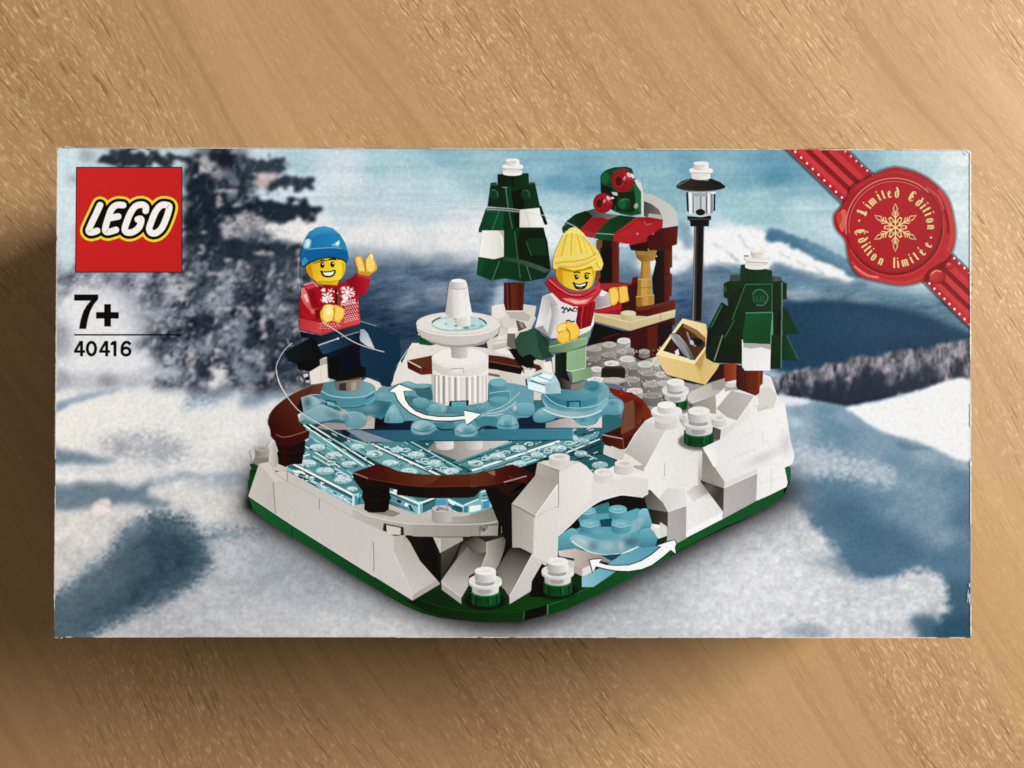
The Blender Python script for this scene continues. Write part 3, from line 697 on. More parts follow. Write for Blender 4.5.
# ---- grey stone pebbles in front of the kiosk
peb = pen(Film('printed_cobbles', label='printed heap of grey round stones')); crop(580, 330)
poly('45,130 170,100 290,110 390,60 395,200 450,255 590,210 650,330 760,400 900,430 1000,400 1050,470 900,560 850,640 740,640 560,640 500,520 380,470 220,400 60,400 40,300', '98928a')
def pebble(u, v, rx, ry, h, c, sh=.66):
    drum(u, v, rx, ry, h, c, tint(c, sh), tint(c, sh * 1.2)); ell(u, v + ry * .1, rx * .65, ry * .6, tint(c, .93))
rnd = random.Random(12)
for i in range(26):
    pebble(rnd.uniform(60, 700), rnd.uniform(150, 520), rnd.uniform(40, 62), 20, 35, tint('a8a299', rnd.uniform(.72, 1.05)))
for q in ((110,150,62,20,60,'a9a39a'), (105,225,62,22,45,'8d8780'), (345,85,52,24,60,'d6d2ca'), (230,115,56,24,66,'b8b2a9'), (230,195,62,22,40,'9b958c'), (330,170,40,18,40,'b1aba2'), (600,250,30,40,60,'cfcbc3'), (375,228,63,26,52,'d0cbc2'), (440,290,60,22,60,'9d978e'), (515,270,62,26,52,'cbc6bd'), (540,340,70,24,60,'a09a91'),
          (130,308,48,22,50,'d5d0c8'), (250,262,60,22,40,'d9d5cd'), (410,390,66,24,50,'a69f96'), (640,350,46,24,60,'c4bfb6'), (565,425,74,26,62,'aba59c'), (570,515,76,26,60,'989289'), (125,392,68,24,30,'dcd8d0'), (430,480,64,24,50,'d2cdc5'), (660,420,46,24,44,'bdb7ae')):
    pebble(*q)
poly('168,305 200,284 330,284 356,306 356,378 165,372', '2b2824'); poly('175,300 200,286 330,286 350,302', '403c36'); ell(268, 398, 92, 26, 'a5a098'); ell(268, 392, 80, 20, 'b2ada5')
for i in range(240):
    u, v = rnd.uniform(50, 700), rnd.uniform(120, 560)
    if 150 < u < 370 and 280 < v < 420: continue
    ell(u, v, rnd.uniform(3, 9), rnd.uniform(3, 6), rnd.choice(['cfcac2', '7b766e', '8f8a82', 'dedad3', '6d6861']), n=6, a=.8)
# ---- crate
crate = Film('printed_crate', label='printed tan crate of dark tools'); pen(Film('box_body', crate)); crop(640, 300)
poly('150,430 520,650 630,510 680,500 760,560 500,672 330,640 200,590', '1d0d08', a=.9)
poly('125,435 430,490 520,360 520,450 575,490 635,505 515,668 380,632 210,588 165,520', ('g', 200, 520, 'ddc07c', 560, 560, 'd3b26a'))
poly('425,495 520,365 520,450 575,490 635,505 515,668 470,600', ('g', 430, 500, 'c9a75e', 600, 560, 'd9bb78')); poly('435,500 515,400 480,560', 'b8954c')
poly('175,405 245,300 340,180 525,255 515,365 430,475 300,445', ('g', 200, 380, '3b2118', 500, 300, '5d3c22'))
poly('125,432 335,145 370,155 330,190 245,300 180,400 430,478 590,265 600,270 430,505', 'eed79c')
poly('335,145 520,190 530,262 595,266 515,365 515,300 450,250 340,185', ('g', 340, 160, 'ecd59c', 580, 280, 'dcc081')); poly('345,185 450,235 520,300 505,330 420,260 340,210', '8e6a3d'); line('180,405 430,480', .9, 'f4e3b6')
pen(Film('tools', crate))
poly('230,270 275,260 330,290 380,370 435,470 395,472 340,430 300,370 260,320', ('g', 240, 280, 'b5b4b8', 420, 460, '4f4d52')); poly('250,275 290,268 330,320 400,460 380,462 310,350', '8b8a90'); poly('265,330 300,370 350,440 330,446 280,380', '26232a')
poly('275,405 300,385 310,430 280,438', 'd9d6d8'); poly('360,235 385,250 400,300 430,290 490,310 510,350 490,370 430,370 395,340', '2f2b33'); ell(450, 330, 40, 30, '18141b'); line('370,250 400,330 440,365', 1.6, '8c8990', s=1); ell(408, 335, 14, 20, 'bdbbc0', rot=-30); line('232,268 300,262 360,330', .9, '1b181c')
# ---- small fir tree in front
fir2 = Film('printed_fir_tree', label='shorter printed brick fir tree at the right')
pen(Film('crown', fir2)); crop(680, 240); S.dim = .90
poly('480,195 515,190 725,240 728,340 740,285 790,290 805,320 842,345 840,465 808,470 805,520 835,540 940,738 800,740 840,764 930,950 800,945 795,1010 720,1010 710,830 500,800 480,960 270,965 210,920 200,880 340,730 260,745 215,705 330,490 380,520 375,462 345,440 350,340 395,320 400,275 475,270', '0f3a22')
poly('480,195 515,190 525,330 440,420 400,420 400,330 475,322', ('g', 480, 220, '1a4a2e', 480, 400, '133c25')); poly('395,275 475,272 475,320 400,325', '4c5550'); poly('515,228 725,240 726,345 520,348', ('g', 520, 260, '123f26', 720, 300, '164a2d')); poly('728,285 790,290 805,322 730,330', '545d58')
poly('515,350 725,345 728,575 515,570 420,740 360,764 400,620', ('g', 400, 700, '0d3520', 720, 400, '154a2c')); poly('728,330 805,325 805,764 730,764', ('g', 730, 400, '0f3d24', 805, 600, '0c2f1b')); poly('770,575 800,575 800,764 770,764', '081f12')
poly('345,345 385,335 385,460 350,455', '123a24'); ell(358, 385, 8, 34, '2b5a40'); poly('815,350 840,345 842,465 815,468', '123a24')
poly('400,425 510,350 390,640 330,764 215,708 330,490 385,540', ('g', 250, 680, '0b2816', 480, 400, '10381f')); poly('215,708 325,492 340,520 240,715', '1c4a2d'); line('330,515 235,710', .9, '4f7a54'); line('515,352 360,764', .9, '3b7d55')
poly('810,525 840,540 940,738 806,738', ('g', 810, 700, '123d25', 900, 700, '1a5231')); line('803,330 803,764', 1.0, '6fa184'); line('515,350 725,347 724,575', .9, '4a8a64')
ell(625, 455, 70, 68, '12412a'); ell(625, 453, 62, 60, '175034'); line('570,430 600,395 650,395 690,440 685,480 650,515 600,510', .9, '4f9373', s=1)
for uu in (585, 612, 640, 662): line([(uu - 6, 440), (uu - 2, 485), (uu + 14, 485)], .7, '3f7d60')
poly('515,575 725,572 725,764 512,764', ('g', 520, 600, '1b6638', 720, 760, '165a30')); line('515,575 725,570', 1.0, '5aa67c'); line('728,572 728,764', 1.0, '6fb08c')
crop(680, 320)
poly('500,0 726,0 718,188 500,182 490,150', ('g', 520, 20, '1a6336', 700, 170, '165429')); line('725,0 715,188', 1, '74b491')
poly('215,90 270,30 380,0 510,0 490,150 485,345 265,335 205,300 200,250', ('g', 230, 250, '0b2615', 480, 100, '0f3a22')); poly('200,255 275,105 345,115 285,300 260,330 208,300', '16351f'); line('335,120 270,320', 1.0, '8aa08a'); poly('285,320 340,200 480,180 480,345', '0d3019'); line('430,0 350,140', .8, '3b7d55')
poly('720,120 800,118 795,382 715,385', ('g', 720, 200, '0f3d23', 795, 300, '0d351e')); poly('805,-20 850,-20 940,102 806,105', '164629'); poly('806,108 840,120 930,312 800,312', ('g', 810, 300, '143f26', 900, 300, '1b5633')); line('800,0 797,380', 1, '5c9676'); line('840,122 930,310', .8, '3d7d58')
S.dim = 1.0; poly('488,150 500,185 715,190 710,398 510,398 490,360', ('g', 500, 250, 'd8d6d1', 700, 380, 'e6e3dd')); poly('500,186 715,190 712,235 640,215 560,225 500,215', 'aeaba4', a=.7); line('492,155 496,380', .8, 'f4f2ee')
pen(Film('snow_cap', fir2)); crop(680, 240)
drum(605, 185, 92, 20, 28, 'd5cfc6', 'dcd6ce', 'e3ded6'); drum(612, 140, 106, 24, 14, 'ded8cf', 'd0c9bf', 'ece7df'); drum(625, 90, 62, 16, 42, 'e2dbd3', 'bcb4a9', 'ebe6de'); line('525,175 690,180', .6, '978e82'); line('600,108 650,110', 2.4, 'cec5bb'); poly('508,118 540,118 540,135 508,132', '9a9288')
# ---- right hand rocks
pen(walls); crop(0, 0, 1)
poly('688,404 726,378 760,372 771,377 777,395 785,402 785,417 790.4,440 794,456 792.6,464 784.5,467.8 787.4,482.5 757.4,500 723,518.4 686,537.4 668,512 655,500 640,490 600,486 600,455 645,420 670,410', 'dedbd4')
crop(680, 320)
poly('655,452 715,460 712,520 765,590 770,640 825,655 830,764 470,764 580,600 630,560', ('g', 600, 650, 'd3cfc8', 820, 650, 'e4e1db')); poly('640,545 700,520 765,590 740,690 620,720 590,610', 'cdc8c0'); line('590,680 640,705 700,680', .7, 'b5afa6'); line('820,655 828,764', .6, 'f2efea')
crop(650, 370)
poly('320,170 480,100 595,58 600,130 520,200 300,262 290,220', ('g', 320, 200, 'c4bfb6', 590, 90, 'a6a097')); poly('480,100 595,58 600,130 560,160 490,150', '9b958c')
poly('590,100 690,105 700,160 640,160 590,170', 'a59f95'); ell(640, 118, 46, 18, 'c9c4bb'); ell(672, 80, 24, 20, 'dcd8d0')
poly('300,272 520,198 522,345 480,342 400,300 330,300', ('g', 320, 280, '8a847b', 520, 260, 'a29c93'))
poly('515,198 640,160 524,302', 'e3dfd8'); poly('524,302 640,162 820,204 690,398 600,370', ('g', 540, 300, 'a59f96', 780, 230, 'b9b3aa'))
poly('690,400 822,205 850,215 855,320 900,400 720,520 560,530 560,470', ('g', 640, 480, 'cfcac2', 850, 330, 'e2dfd8')); line('822,282 850,285 850,330', .8, 'aca69c'); line('690,400 822,206', .8, 'efece6')
poly('480,440 560,470 552,550 490,540', '4e4942')
pen(Film('trunk', fir2)); crop(680, 320)
poly('345,345 445,340 445,470 360,490 345,440', ('g', 345, 400, '7a2f19', 445, 400, '9a4727')); poly('240,490 310,350 345,345 345,460', '3d150b')
poly('445,350 655,395 652,500 630,520 625,575 595,596 455,545 442,520', ('g', 445, 450, '3f160b', 650, 450, '7d361f')); poly('555,400 610,400 605,590 560,580', '6b2c18'); poly('480,370 520,400 520,560 480,550', '54200f'); line('625,400 620,520', .7, '8c4a30')
poly('488,150 500,185 715,190 710,398 510,398 490,360', ('g', 500, 250, 'd8d6d1', 700, 380, 'e6e3dd')); poly('500,186 715,190 712,235 640,215 560,225 500,215', 'aeaba4', a=.7); line('492,155 496,380', .8, 'f4f2ee')
pen(walls)
crop(660, 440, 6.827)
poly('290,55 420,-10 560,-120 700,-200 855,-230 892,0 918,110 905,165 850,185 872,292 862,320 740,380 660,415 665,220 660,190 440,292', ('g', 420, 150, 'd9d6d0', 880, 100, 'e7e4de'))
poly('700,0 890,-10 915,110 900,165 830,150', ('g', 720, 60, 'dedbd5', 900, 100, 'e5e2dc')); line('665,180 840,160', .5, 'cfcbc4'); line('780,-140 880,-100 850,100', .5, 'd3cfc8')
poly('288,58 440,285 437,332 268,272', ('g', 290, 100, '7d7870', 430, 300, '9a948b')); poly('268,272 437,330 432,495 400,470', ('g', 270, 290, '1f1c19', 430, 420, '4c4742'))
poly('440,290 662,196 662,228 440,328', 'd2cec7'); poly('438,326 664,226 656,416 428,540', ('g', 440, 480, 'b2ada8', 660, 300, 'a49e99')); line('440,326 664,226', .6, 'efece7'); line('436,340 430,535', .6, '7c776f')
poly('178,440 170,335 268,275 432,492 426,540 178,668', ('g', 180, 560, 'e0ddd7', 420, 480, 'd8d4cd')); poly('178,360 270,278 330,360 230,420', ('g', 200, 400, 'd5d1ca', 290, 310, 'aaa49b')); poly('180,620 425,495 426,540 178,668', 'e9e6e1')
line('34,160 34,240', .7, 'b2ada5')
for a, b, w, c in (((500,120),(660,60),.5,'c3beb6'), ((700,-60),(705,40),.5,'c6c1b9'), ((560,-20),(640,-60),.5,'cbc6be'), ((665,300),(840,250),.4,'d0cbc4'), ((760,190),(758,360),.5,'c4bfb7'), ((300,60),(420,5),.6,'f3f1ec')):
    line([a, b], w, c)
gleam(330, 330, 60, 60, '8f8a82', .45, 40); gleam(700, 120, 140, 40, 'cfcbc4', .5, -25); gleam(860, 20, 50, 90, 'cbc8c2', .45)
# ---- sloped stone in the middle right
crop(590, 390)
poly('430,635 600,290 720,240 756,250 756,340 886,410 880,690 850,750 700,764 430,764', ('g', 450, 640, 'e0dcd5', 880, 500, 'd7d3cb')); poly('850,470 886,412 882,690 850,740', ('g', 820, 560, 'd8d4cc', 886, 600, 'a7a198'))
poly('436,240 602,312 432,620 268,492', ('g', 440, 260, 'c9c4bc', 330, 540, 'aea8a0')); line('602,312 432,620', .7, 'f1eee8'); line('770,510 880,450', .6, 'c1bbb2'); line('588,578 586,680', .7, 'a29c93'); poly('436,240 490,215 700,240 602,312', 'd5d0c8')
poly('268,492 432,600 430,636 260,560', 'd6d1c9'); poly('345,596 430,630 430,640 345,610', '9f988f')
poly('90,425 275,478 258,560 90,498', ('g', 90, 450, 'cdc8c1', 270, 520, 'bcb6ae'))
poly('290,500 430,600 430,640 345,606 330,650 200,660 120,640 0,700 0,764 450,764 560,764 620,700 430,640', 'd9d3cb')
poly('0,700 190,655 345,650 460,640 600,720 600,764 0,764', ('g', 0, 740, 'dbd5cd', 600, 740, 'e0dcd5'))
# ---- floor bench behind the fountain
bench2 = pen(Film('printed_bench', label='printed low brown bench behind the fountain')); crop(390, 350); S.dim = .86
poly('135,82 330,42 780,38 900,52 1180,120 1200,150 1070,200 880,160 700,140 500,150 330,190 245,195 140,145', ('g', 140, 100, '74402e', 1000, 120, '5d2a1c'))
poly('135,95 245,140 330,125 330,190 245,196 140,145', ('g', 140, 120, '50231a', 330, 160, '7a3a28')); line('140,85 245,140', 1.2, 'f0d9c8'); line('245,140 245,193', .7, '8d5a48'); poly('775,95 1024,140 1180,150 1070,200 880,165 775,140', '2d0f0a'); line('780,88 1024,135', .7, '8d6050')
poly('930,-10 1000,-10 1080,100 1070,150 1010,110', '1c110d'); poly('1080,150 1180,120 1200,150 1090,185', '6e2d1f')
S.dim = 1.0; pen(walls)
poly('775,165 1024,200 1180,250 1180,300 1024,270 900,250 775,245', 'cdc7bb'); poly('775,180 865,195 865,215 775,200', '5d6660'); poly('1000,250 1060,130 1150,150 1110,260', 'd8d2c6')
crop(500, 340)
poly('0,245 210,290 360,250 430,130 440,260 460,330 300,400 200,370 0,320', ('g', 0, 280, 'c4bdb0', 400, 260, 'd5cfc3')); poly('340,180 400,165 420,260 350,245', 'e2dccf')

# ---- ice
S.dim = 1.0
ice = pen(Film('printed_ice', label='printed clear light blue ice of studded tiles')); crop(0, 0, 1)
poly('286,461 303,452 306,438 300,424 305,415 330,400 600,400 628,425 605,440 603,455 622,462 596,475 575,462 555,452 537,462 534,475 512,464 500,494 505,497 497,507 468,518 440,508 419,516 400,508 388,500 356,508 353,503', ('g', 300, 450, '4f8f9f', 580, 440, '2f6f80'))
poly('300,424 330,415 420,440 480,436 560,430 600,440 575,450 500,470 440,474 390,470 362,466', ('g', 310, 420, '1b4554', 560, 450, '3f8595'))
def L(a, b, w, c, al=1.0): line([a, b], w, c, a=al)
# left tiles: strips running down to the right
for (a, b) in (((286.3, 461), (353, 499.5)), ((304.7, 446), (352, 474)), ((303.5, 424.6), (372, 466)), ((312, 421), (395, 466)), ((362, 440), (441, 474))):
    pass
poly('286.3,461 310,454.5 360,482 353.5,499.5', ('g', 290, 460, '5f9dab', 355, 492, '4a8b9b'))
poly('304.7,446 318,441 372,471 352,474 360,482 312,455', '5a98a6')
poly('303,425 318,434 372,466 366,469 306,436', '68a4b1')
poly('340,443 360,438 440,474 410,476 385,466', '6aa5b0'); poly('372,444 402,440 462,470 442,475 398,452', '4c8897')
poly('402,440 420,441 466,468 474,473 462,470', '2c5f70')
for a, b, w, c in (((286.3,461.5),(354,500.5),1.8,'e8f6f7'), ((289,465),(354,503),1.0,'164555'), ((286.3,460.8),(310,454.3),1.2,'d6eef0'), ((304.7,446),(340,467),1.2,'dff3f4'), ((303.5,443.5),(346,469),.9,'12323f'), ((313,456),(350,477),1.0,'cfeaec'), ((311,457.5),(350,480),.8,'173f4d'),
                   ((303.5,424.6),(364,466),1.4,'d9f0f2'), ((306,424.5),(370,466),1.0,'0d2a36'), ((309,424),(374,465),1.3,'e4f5f6'), ((313,423.5),(378,465),.8,'12323e'), ((306,433),(345,460),.9,'97c8d0'), ((372,444),(440,475.5),1.5,'e9f7f8'), ((374,447),(434,475),.9,'12323e'), ((379,446),(444,475),1.0,'0f2d38'), ((384,446),(449,474.5),.9,'bfe2e6'),
                   ((410,441),(462,470),1.3,'9fced6'), ((412,444),(456,470),.8,'1b4757'), ((352,450),(376,464),.8,'1a4554'), ((330,437),(352,452),.8,'7db7c2')):
    L(a, b, w, c)
# right tiles: strips running up to the right
poly('451.7,461.7 511.4,441.4 560,437 600,430 600,441 575,450 500,470 474,470', ('g', 460, 465, '5b9baa', 590, 438, '2a5b6a'))
poly('470,473 560,441 600,432 590,452 560,446 537,461 520,466 500,472', '64a2af')
poly('566,452 603,437 603,454 580,460', '24515f'); poly('575,462 600,453 618,460 597,474', '2f6272')
for a, b, w, c in (((452,462),(512,441.6),1.2,'8fc6cf'), ((455,465),(516,443.5),.8,'123743'), ((472,470.5),(560,440.8),2.0,'e6f6f7'), ((468,467),(556,437.5),.9,'14404e'), ((478,473),(562,444.5),.9,'1a4a59'), ((500,472),(546,456),1.2,'cfe9ec'), ((508,474),(545,461),1.3,'dff2f3'), ((520,476),(538,469),1.2,'bfe1e5'),
                   ((566,453),(600,439),1.1,'e9f4f4'), ((566,450.5),(598,437.5),.9,'0b2530'), ((570,456),(600,444),.9,'0b2530'), ((568,447),(597,459),1.0,'9fd0d6'), ((572,462),(598,452),1.1,'0c2832'), ((600,453),(622,463),1.0,'0c2832'), ((556,437),(575,430),1.0,'b5dadf'), ((578,468),(584,471),1.2,'c5e6ea'), ((545,449),(560,444),.8,'a6d2d8')):
    L(a, b, w, c)
def ice_stud(x, y, r=9.0, c='b4d2d3', rv=.42):
    ell(x, y + 1.2, r * .96, r * rv, '3f7f8d'); ell(x, y, r * .95, r * rv, c); poly([(x - r * .9, y + r * .1), (x + r * .9, y + r * .1), (x + r * .5, y + r * rv), (x - r * .5, y + r * rv)], '7fb0b6', a=.5); rr = random.Random(int(x * 7 + y))
    for i in range(15):
        t, q = rr.uniform(0, 6.28), rr.uniform(.1, .85)
        ell(x + math.cos(t) * r * q, y + math.sin(t) * r * rv * q, rr.uniform(.5, 1.0), rr.uniform(.35, .6), rr.choice(['eef8f6', '8fb9bd', '7aa9af', 'f6fbfa']), n=6)
for x, y, r in ((307.3,463.5,9.5),(325,471,9.5),(342.8,480,9.5),(352,489,6),(317.4,447.5,8.5),(334,455.5,9),(349,464.2,8),(357,447,8),(374.5,454,9),(390,463,8),(362,474,6),(409,471.5,9),(416,455,9),(435,463.5,9),(451.7,471,8),(397,450,7),
                (476,463.5,8),(497.5,456.2,8.5),(518.4,448.6,8.5),(450,472,6),(537,455,7),(558.5,448.3,8.5),(519.5,463.5,7.5),(511,465,5),(582,441,8),(581,453.5,7),(600,465,8.5),(572,437,6)):
    ice_stud(x, y, r, 'b4d2d3' if x < 560 else '98bdc1')
for x, y in ((406,450),(486,458.5),(506,452.5),(529,444),(526,458),(548,451.5),(569,443),(425,460),(444,468.5),(340,474),(331,463),(428,468)):
    ell(x, y, 4.4, 2.0, 'c5dfe1'); ell(x, y + .2, 3.2, 1.2, '2f6878'); ell(x + .6, y + .6, 2, .8, '8fc3cc')
rr = random.Random(3)
for i in range(420):                               # glints and dark facets of the clear tiles
    x, y = rr.uniform(290, 600), rr.uniform(428, 490)
    if y > 461 + (x - 286) * .58 or y > 478 or (x < 345 and y < 424 + (x - 303) * .3): continue
    s = rr.choice([-1, 1]) if 360 < x < 470 else (1 if x < 360 else -1)
    l = rr.uniform(1.5, 5)
    line([(x, y), (x + l, y + s * l * (.55 if s > 0 else .36))], rr.uniform(.5, 1.1), rr.choice(['eaf7f7', '0f3340', '0f3340', '9fd0d8', '204f5e', 'c6e6ea']))
# grey plate with studs between the tiles
poly('427,449 458,460.7 509,441.5 505,438 440,438', ('g', 430, 450, '7d776f', 500, 442, 'c9c4bc'))
stud(444.9, 438.5, 8.8, 2.6, 9, 'dedad3', .80); stud(473.9, 438.5, 8.8, 2.6, 9, 'd8d4cd', .78)
# cut front edge of the tiles
crop(240, 440)
poly('365,165 890,430 895,530 700,440 540,310 375,245', ('g', 370, 200, '7fb6c2', 890, 490, '8cc0cc')); poly('375,185 890,445 890,470 380,215', '356f80')
rr = random.Random(8)
for i in range(46):
    t = rr.random(); u = 375 + t * 515; v = 190 + t * 270 + rr.uniform(0, 55)
    line([(u, v), (u + rr.uniform(8, 40), v + rr.uniform(2, 22))], rr.uniform(.6, 1.8), rr.choice(['e8f5f6', 'c8e4e8', '235a6c', 'f5fbfb', '9fced6']))
line('366,162 890,432', 1.9, 'eef9f9'); line('372,178 888,448', .9, '123c4b')
poly('885,430 945,415 960,440 925,460 925,525 890,530', 'a5d1dc'); poly('905,440 925,440 925,525 905,525', '3f8fb8'); line('890,435 890,525', 1, 'e9f7f8'); line('945,420 940,500', 1, '2a5b6c')
crop(340, 420)
poly('385,545 480,545 600,640 640,665 740,615 850,612 980,670 1060,640 1060,720 980,765 880,700 720,690 640,755 600,750 390,640', '6aa7b5')
crop(340, 480)
poly('385,80 480,75 620,170 620,275 560,250 390,180', ('g', 390, 120, '4a8998', 600, 220, '7fb9c5')); poly('640,175 760,130 750,200 640,275', '3a7585'); poly('850,190 980,210 975,280 880,240', '2d6474'); poly('620,170 650,170 645,275 610,275', 'bfe0ea'); poly('632,190 645,190 642,270 632,270', '4b9bc8')
for a, b, w, c in (((390,90),(620,185),1.6,'e5f5f6'),((400,110),(610,205),1.0,'123c4a'),((390,170),(590,250),.9,'1c4c5b'),((640,180),(760,135),1.6,'e5f5f6'),((650,200),(740,160),1.0,'134150'),((850,160),(980,215),1.5,'dff2f4'),((640,272),(720,235),1.2,'b5dce2'),((420,90),(470,85),3,'d8eef0'),((880,235),(975,280),1.0,'c5e5ea'),((450,160),(480,175),3,'10343f'),((545,200),(570,240),2,'10303c'),((510,190),(535,200),3,'e8f6f6')):
    line([a, b], w, c)
poly('750,160 830,155 835,195 800,215 755,205', '4a9bd0'); poly('860,170 900,185 900,205 870,200', 'c8e8ee')
crop(420, 430)
poly('340,590 460,540 470,490 520,465 605,450 632,490 620,590 540,625 350,680 330,640', ('g', 350, 630, '8cc0cb', 600, 520, '5f9dad')); poly('495,540 545,530 545,610 500,620', '3f93cf'); poly('550,520 575,515 578,600 555,605', 'd6edf2'); poly('345,600 380,600 372,672 345,672', '3b86b5'); poly('390,600 480,590 480,630 390,650', 'd5eef0')
for a, b, w, c in (((480,490),(600,455),1.3,'e4f4f5'),((490,520),(620,490),1,'123d4c'),((350,590),(460,545),1.2,'d9eff1'),((220,545),(345,605),1.5,'d2ecef'),((230,580),(340,640),1,'194a59'),((590,470),(625,500),1.2,'bfe2e8'),((480,560),(530,550),1.4,'bfe6f2'),((580,560),(620,545),1.5,'12333f'),((520,480),(590,490),1.6,'a9d6de')):
    line([a, b], w, c)

S.dim = 1.0
# ---- bench on the right
bench3 = pen(Film('printed_bench', label='printed curved brown bench at the right of the rink')); crop(590, 390); S.dim = .86
poly('140,-20 200,5 330,20 420,80 470,150 490,210 436,240 350,350 290,455 262,470 95,360 240,285 265,200 262,110 200,50', ('g', 200, 50, '8b2a20', 300, 400, '6b2f20'))
poly('262,110 300,95 340,75 352,140 350,300 245,350 240,285 268,200', '84563f'); poly('352,80 400,110 420,180 400,260 352,300', ('g', 352, 150, '4d1a10', 420, 180, '8c3f22')); poly('420,80 470,150 490,210 440,240 410,200', '8a3a1e'); poly('150,-20 230,0 330,30 300,60 210,50', '9a261f')
poly('95,350 245,290 245,350 260,382 255,395', '4e1a12'); poly('95,355 258,385 268,470 230,465 100,412', ('g', 100, 380, '4b2118', 260, 430, '6a2a1a')); line('95,352 258,384', 1.0, 'd8b9a8'); line('258,384 268,470', .8, 'a3654f'); poly('262,384 350,345 290,455 268,470', '5b2315')
poly('235,-5 262,-5 262,40 235,35', '9c3a2a'); S.dim = 1.0

# ---- drive bar and grey plates under the gears
gears = Film('printed_gears', label='printed light blue cog wheels that turn the skaters')
bar = pen(Film('drive_bar', gears, 'dark blue bar under the cog wheels')); crop(0, 0, 1)
poly('340,428 376,414 430,424 560,414 573,428 573,440 430,441.5 365,442 345,437', ('g', 345, 425, '10283f', 560, 420, '16344f'))
poly('348,437 352,430.5 573,428.4 573,440 440,441 366,442', ('g', 350, 436, '2a5878', 560, 434, '3f8cab')); line('573,428 573,440', .8, '7fc0d2'); line('420,441 573,440', .8, '123449'); poly('346,430 360,430 395,442 365,442', 'a5b4bf', a=.5)
crop(260, 370)
poly('440,455 520,405 640,380 870,365 905,380 900,462 680,470 520,470', ('g', 450, 440, '8f8583', 890, 400, 'a2958f')); poly('700,430 840,410 900,375 900,462 690,468', 'b5a69e'); poly('905,380 1024,340 1024,440 905,462', '0b1a2a')
crop(500, 340)
poly('360,655 480,620 760,590 803,595 803,690 360,692', ('g', 360, 670, '968e8a', 800, 640, 'd8c9c6')); poly('140,600 360,600 360,695 150,700', '14304a')
# ---- cog wheels: translucent tops, darker hollows, soft gleams
def lobe(p, ct, cb, u=None):
    q = pts(p); ys = [y for _, y in q]; xs = [x for x, _ in q]; x0, y0, k = S.x0, S.y0, S.k
    v0, v1 = (min(ys) - y0) * k, (max(ys) - y0) * k; uc = ((min(xs) + max(xs)) / 2 - x0) * k
    line(p, 1.2, '2a5c70', s=1, a=.28, closed=True)
    poly(p, ('g', uc, v0, tint(ct, 1.06), uc, v1, cb), s=1)
S.dim = .96
g1 = pen(Film('cog_wheel', gears, 'large light blue cog wheel under the fountain')); crop(380, 370, 6.827)
poly('-10,130 60,115 130,92 200,78 250,95 340,95 370,120 370,210 470,240 590,240 710,200 740,140 742,90 770,65 830,58 862,85 930,95 1030,120 1050,160 1030,310 940,330 946,392 900,406 800,396 740,385 680,400 665,432 620,456 560,456 515,436 500,405 400,405 340,436 280,443 222,426 210,392 230,350 150,356 60,361 30,342 40,290 0,282', ('g', 0, 200, '6aa4b8', 1000, 300, '6aabc2'), s=1)
poly('235,125 345,115 372,200 330,210 250,170', '3f7787', a=.8); poly('150,170 240,180 330,215 300,240 200,230', '497f90'); poly('200,230 300,250 340,300 250,300', '508ca0', a=.8); poly('345,365 500,350 520,400 400,406', ('g', 345, 380, '3f7c8f', 520, 390, '4f91a6'))
poly('440,250 600,270 590,300 460,300', '4a8da3'); poly('640,340 740,310 810,330 800,395 740,384 670,400', '4590a8'); poly('720,130 745,100 745,220 715,210', '3f8299')
lobe('110,110 190,80 250,100 300,95 340,110 300,125 240,125 180,140 130,140', '83b8c6', '5f9dae'); lobe('30,342 50,285 95,232 130,270 150,330 150,355 70,361', '88bfcd', '5fa6b9'); poly('85,300 130,280 150,355 90,350', '4b8ea5', a=.6); gleam(115, 325, 26, 30); gleam(70, 300, 20, 40, '3f7f96', .5)
lobe('212,398 232,358 290,342 350,360 388,392 345,432 282,443 224,428', '8cc0cd', '64aac0'); gleam(250, 380, 34, 26, 'dcecef', .6); gleam(310, 410, 40, 24, '4a92ab', .6); gleam(285, 432, 60, 12, 'bfe2ea', .6)
lobe('513,438 520,392 562,362 632,372 668,420 650,444 618,457 560,457', '8cc0cd', '62abc2'); gleam(545, 405, 24, 30, 'e1eff1', .6); gleam(600, 420, 40, 28, '4c97b0', .55); gleam(590, 448, 70, 10, 'c4e6ee', .6)
lobe('800,396 812,330 862,302 922,322 948,392 900,406', '80b8c9', '5fabc4'); gleam(835, 350, 24, 30, 'cfe6ec', .5); gleam(910, 360, 20, 40, 'c4e3eb', .6); gleam(870, 380, 30, 20, '4a97b2', .5)
lobe('890,250 940,225 1000,220 1050,235 1050,300 960,310 920,300', '7db6c8', '559db6'); gleam(920, 260, 14, 22, 'f0f7f8', .8)
lobe('330,240 395,228 455,236 450,290 390,300 340,285', '7cb6c6', '559ab0'); gleam(430, 265, 14, 30, 'cfe5ea', .6); lobe('225,200 280,188 330,205 330,250 270,262 232,240', '78b1c2', '4f93aa'); gleam(255, 215, 26, 16, '8fc3d0', .6)
poly('470,210 485,208 485,200 598,198 600,206 612,206 606,240 470,250', '12262f'); poly('490,208 596,206 600,240 492,245', ('g', 490, 208, '4a95ad', 600, 240, '63aec4')); lobe('470,252 600,245 680,235 720,262 640,300 520,300', '5c9fb5', '4a8fa7'); gleam(620, 262, 60, 14, '8fc7d5', .6)
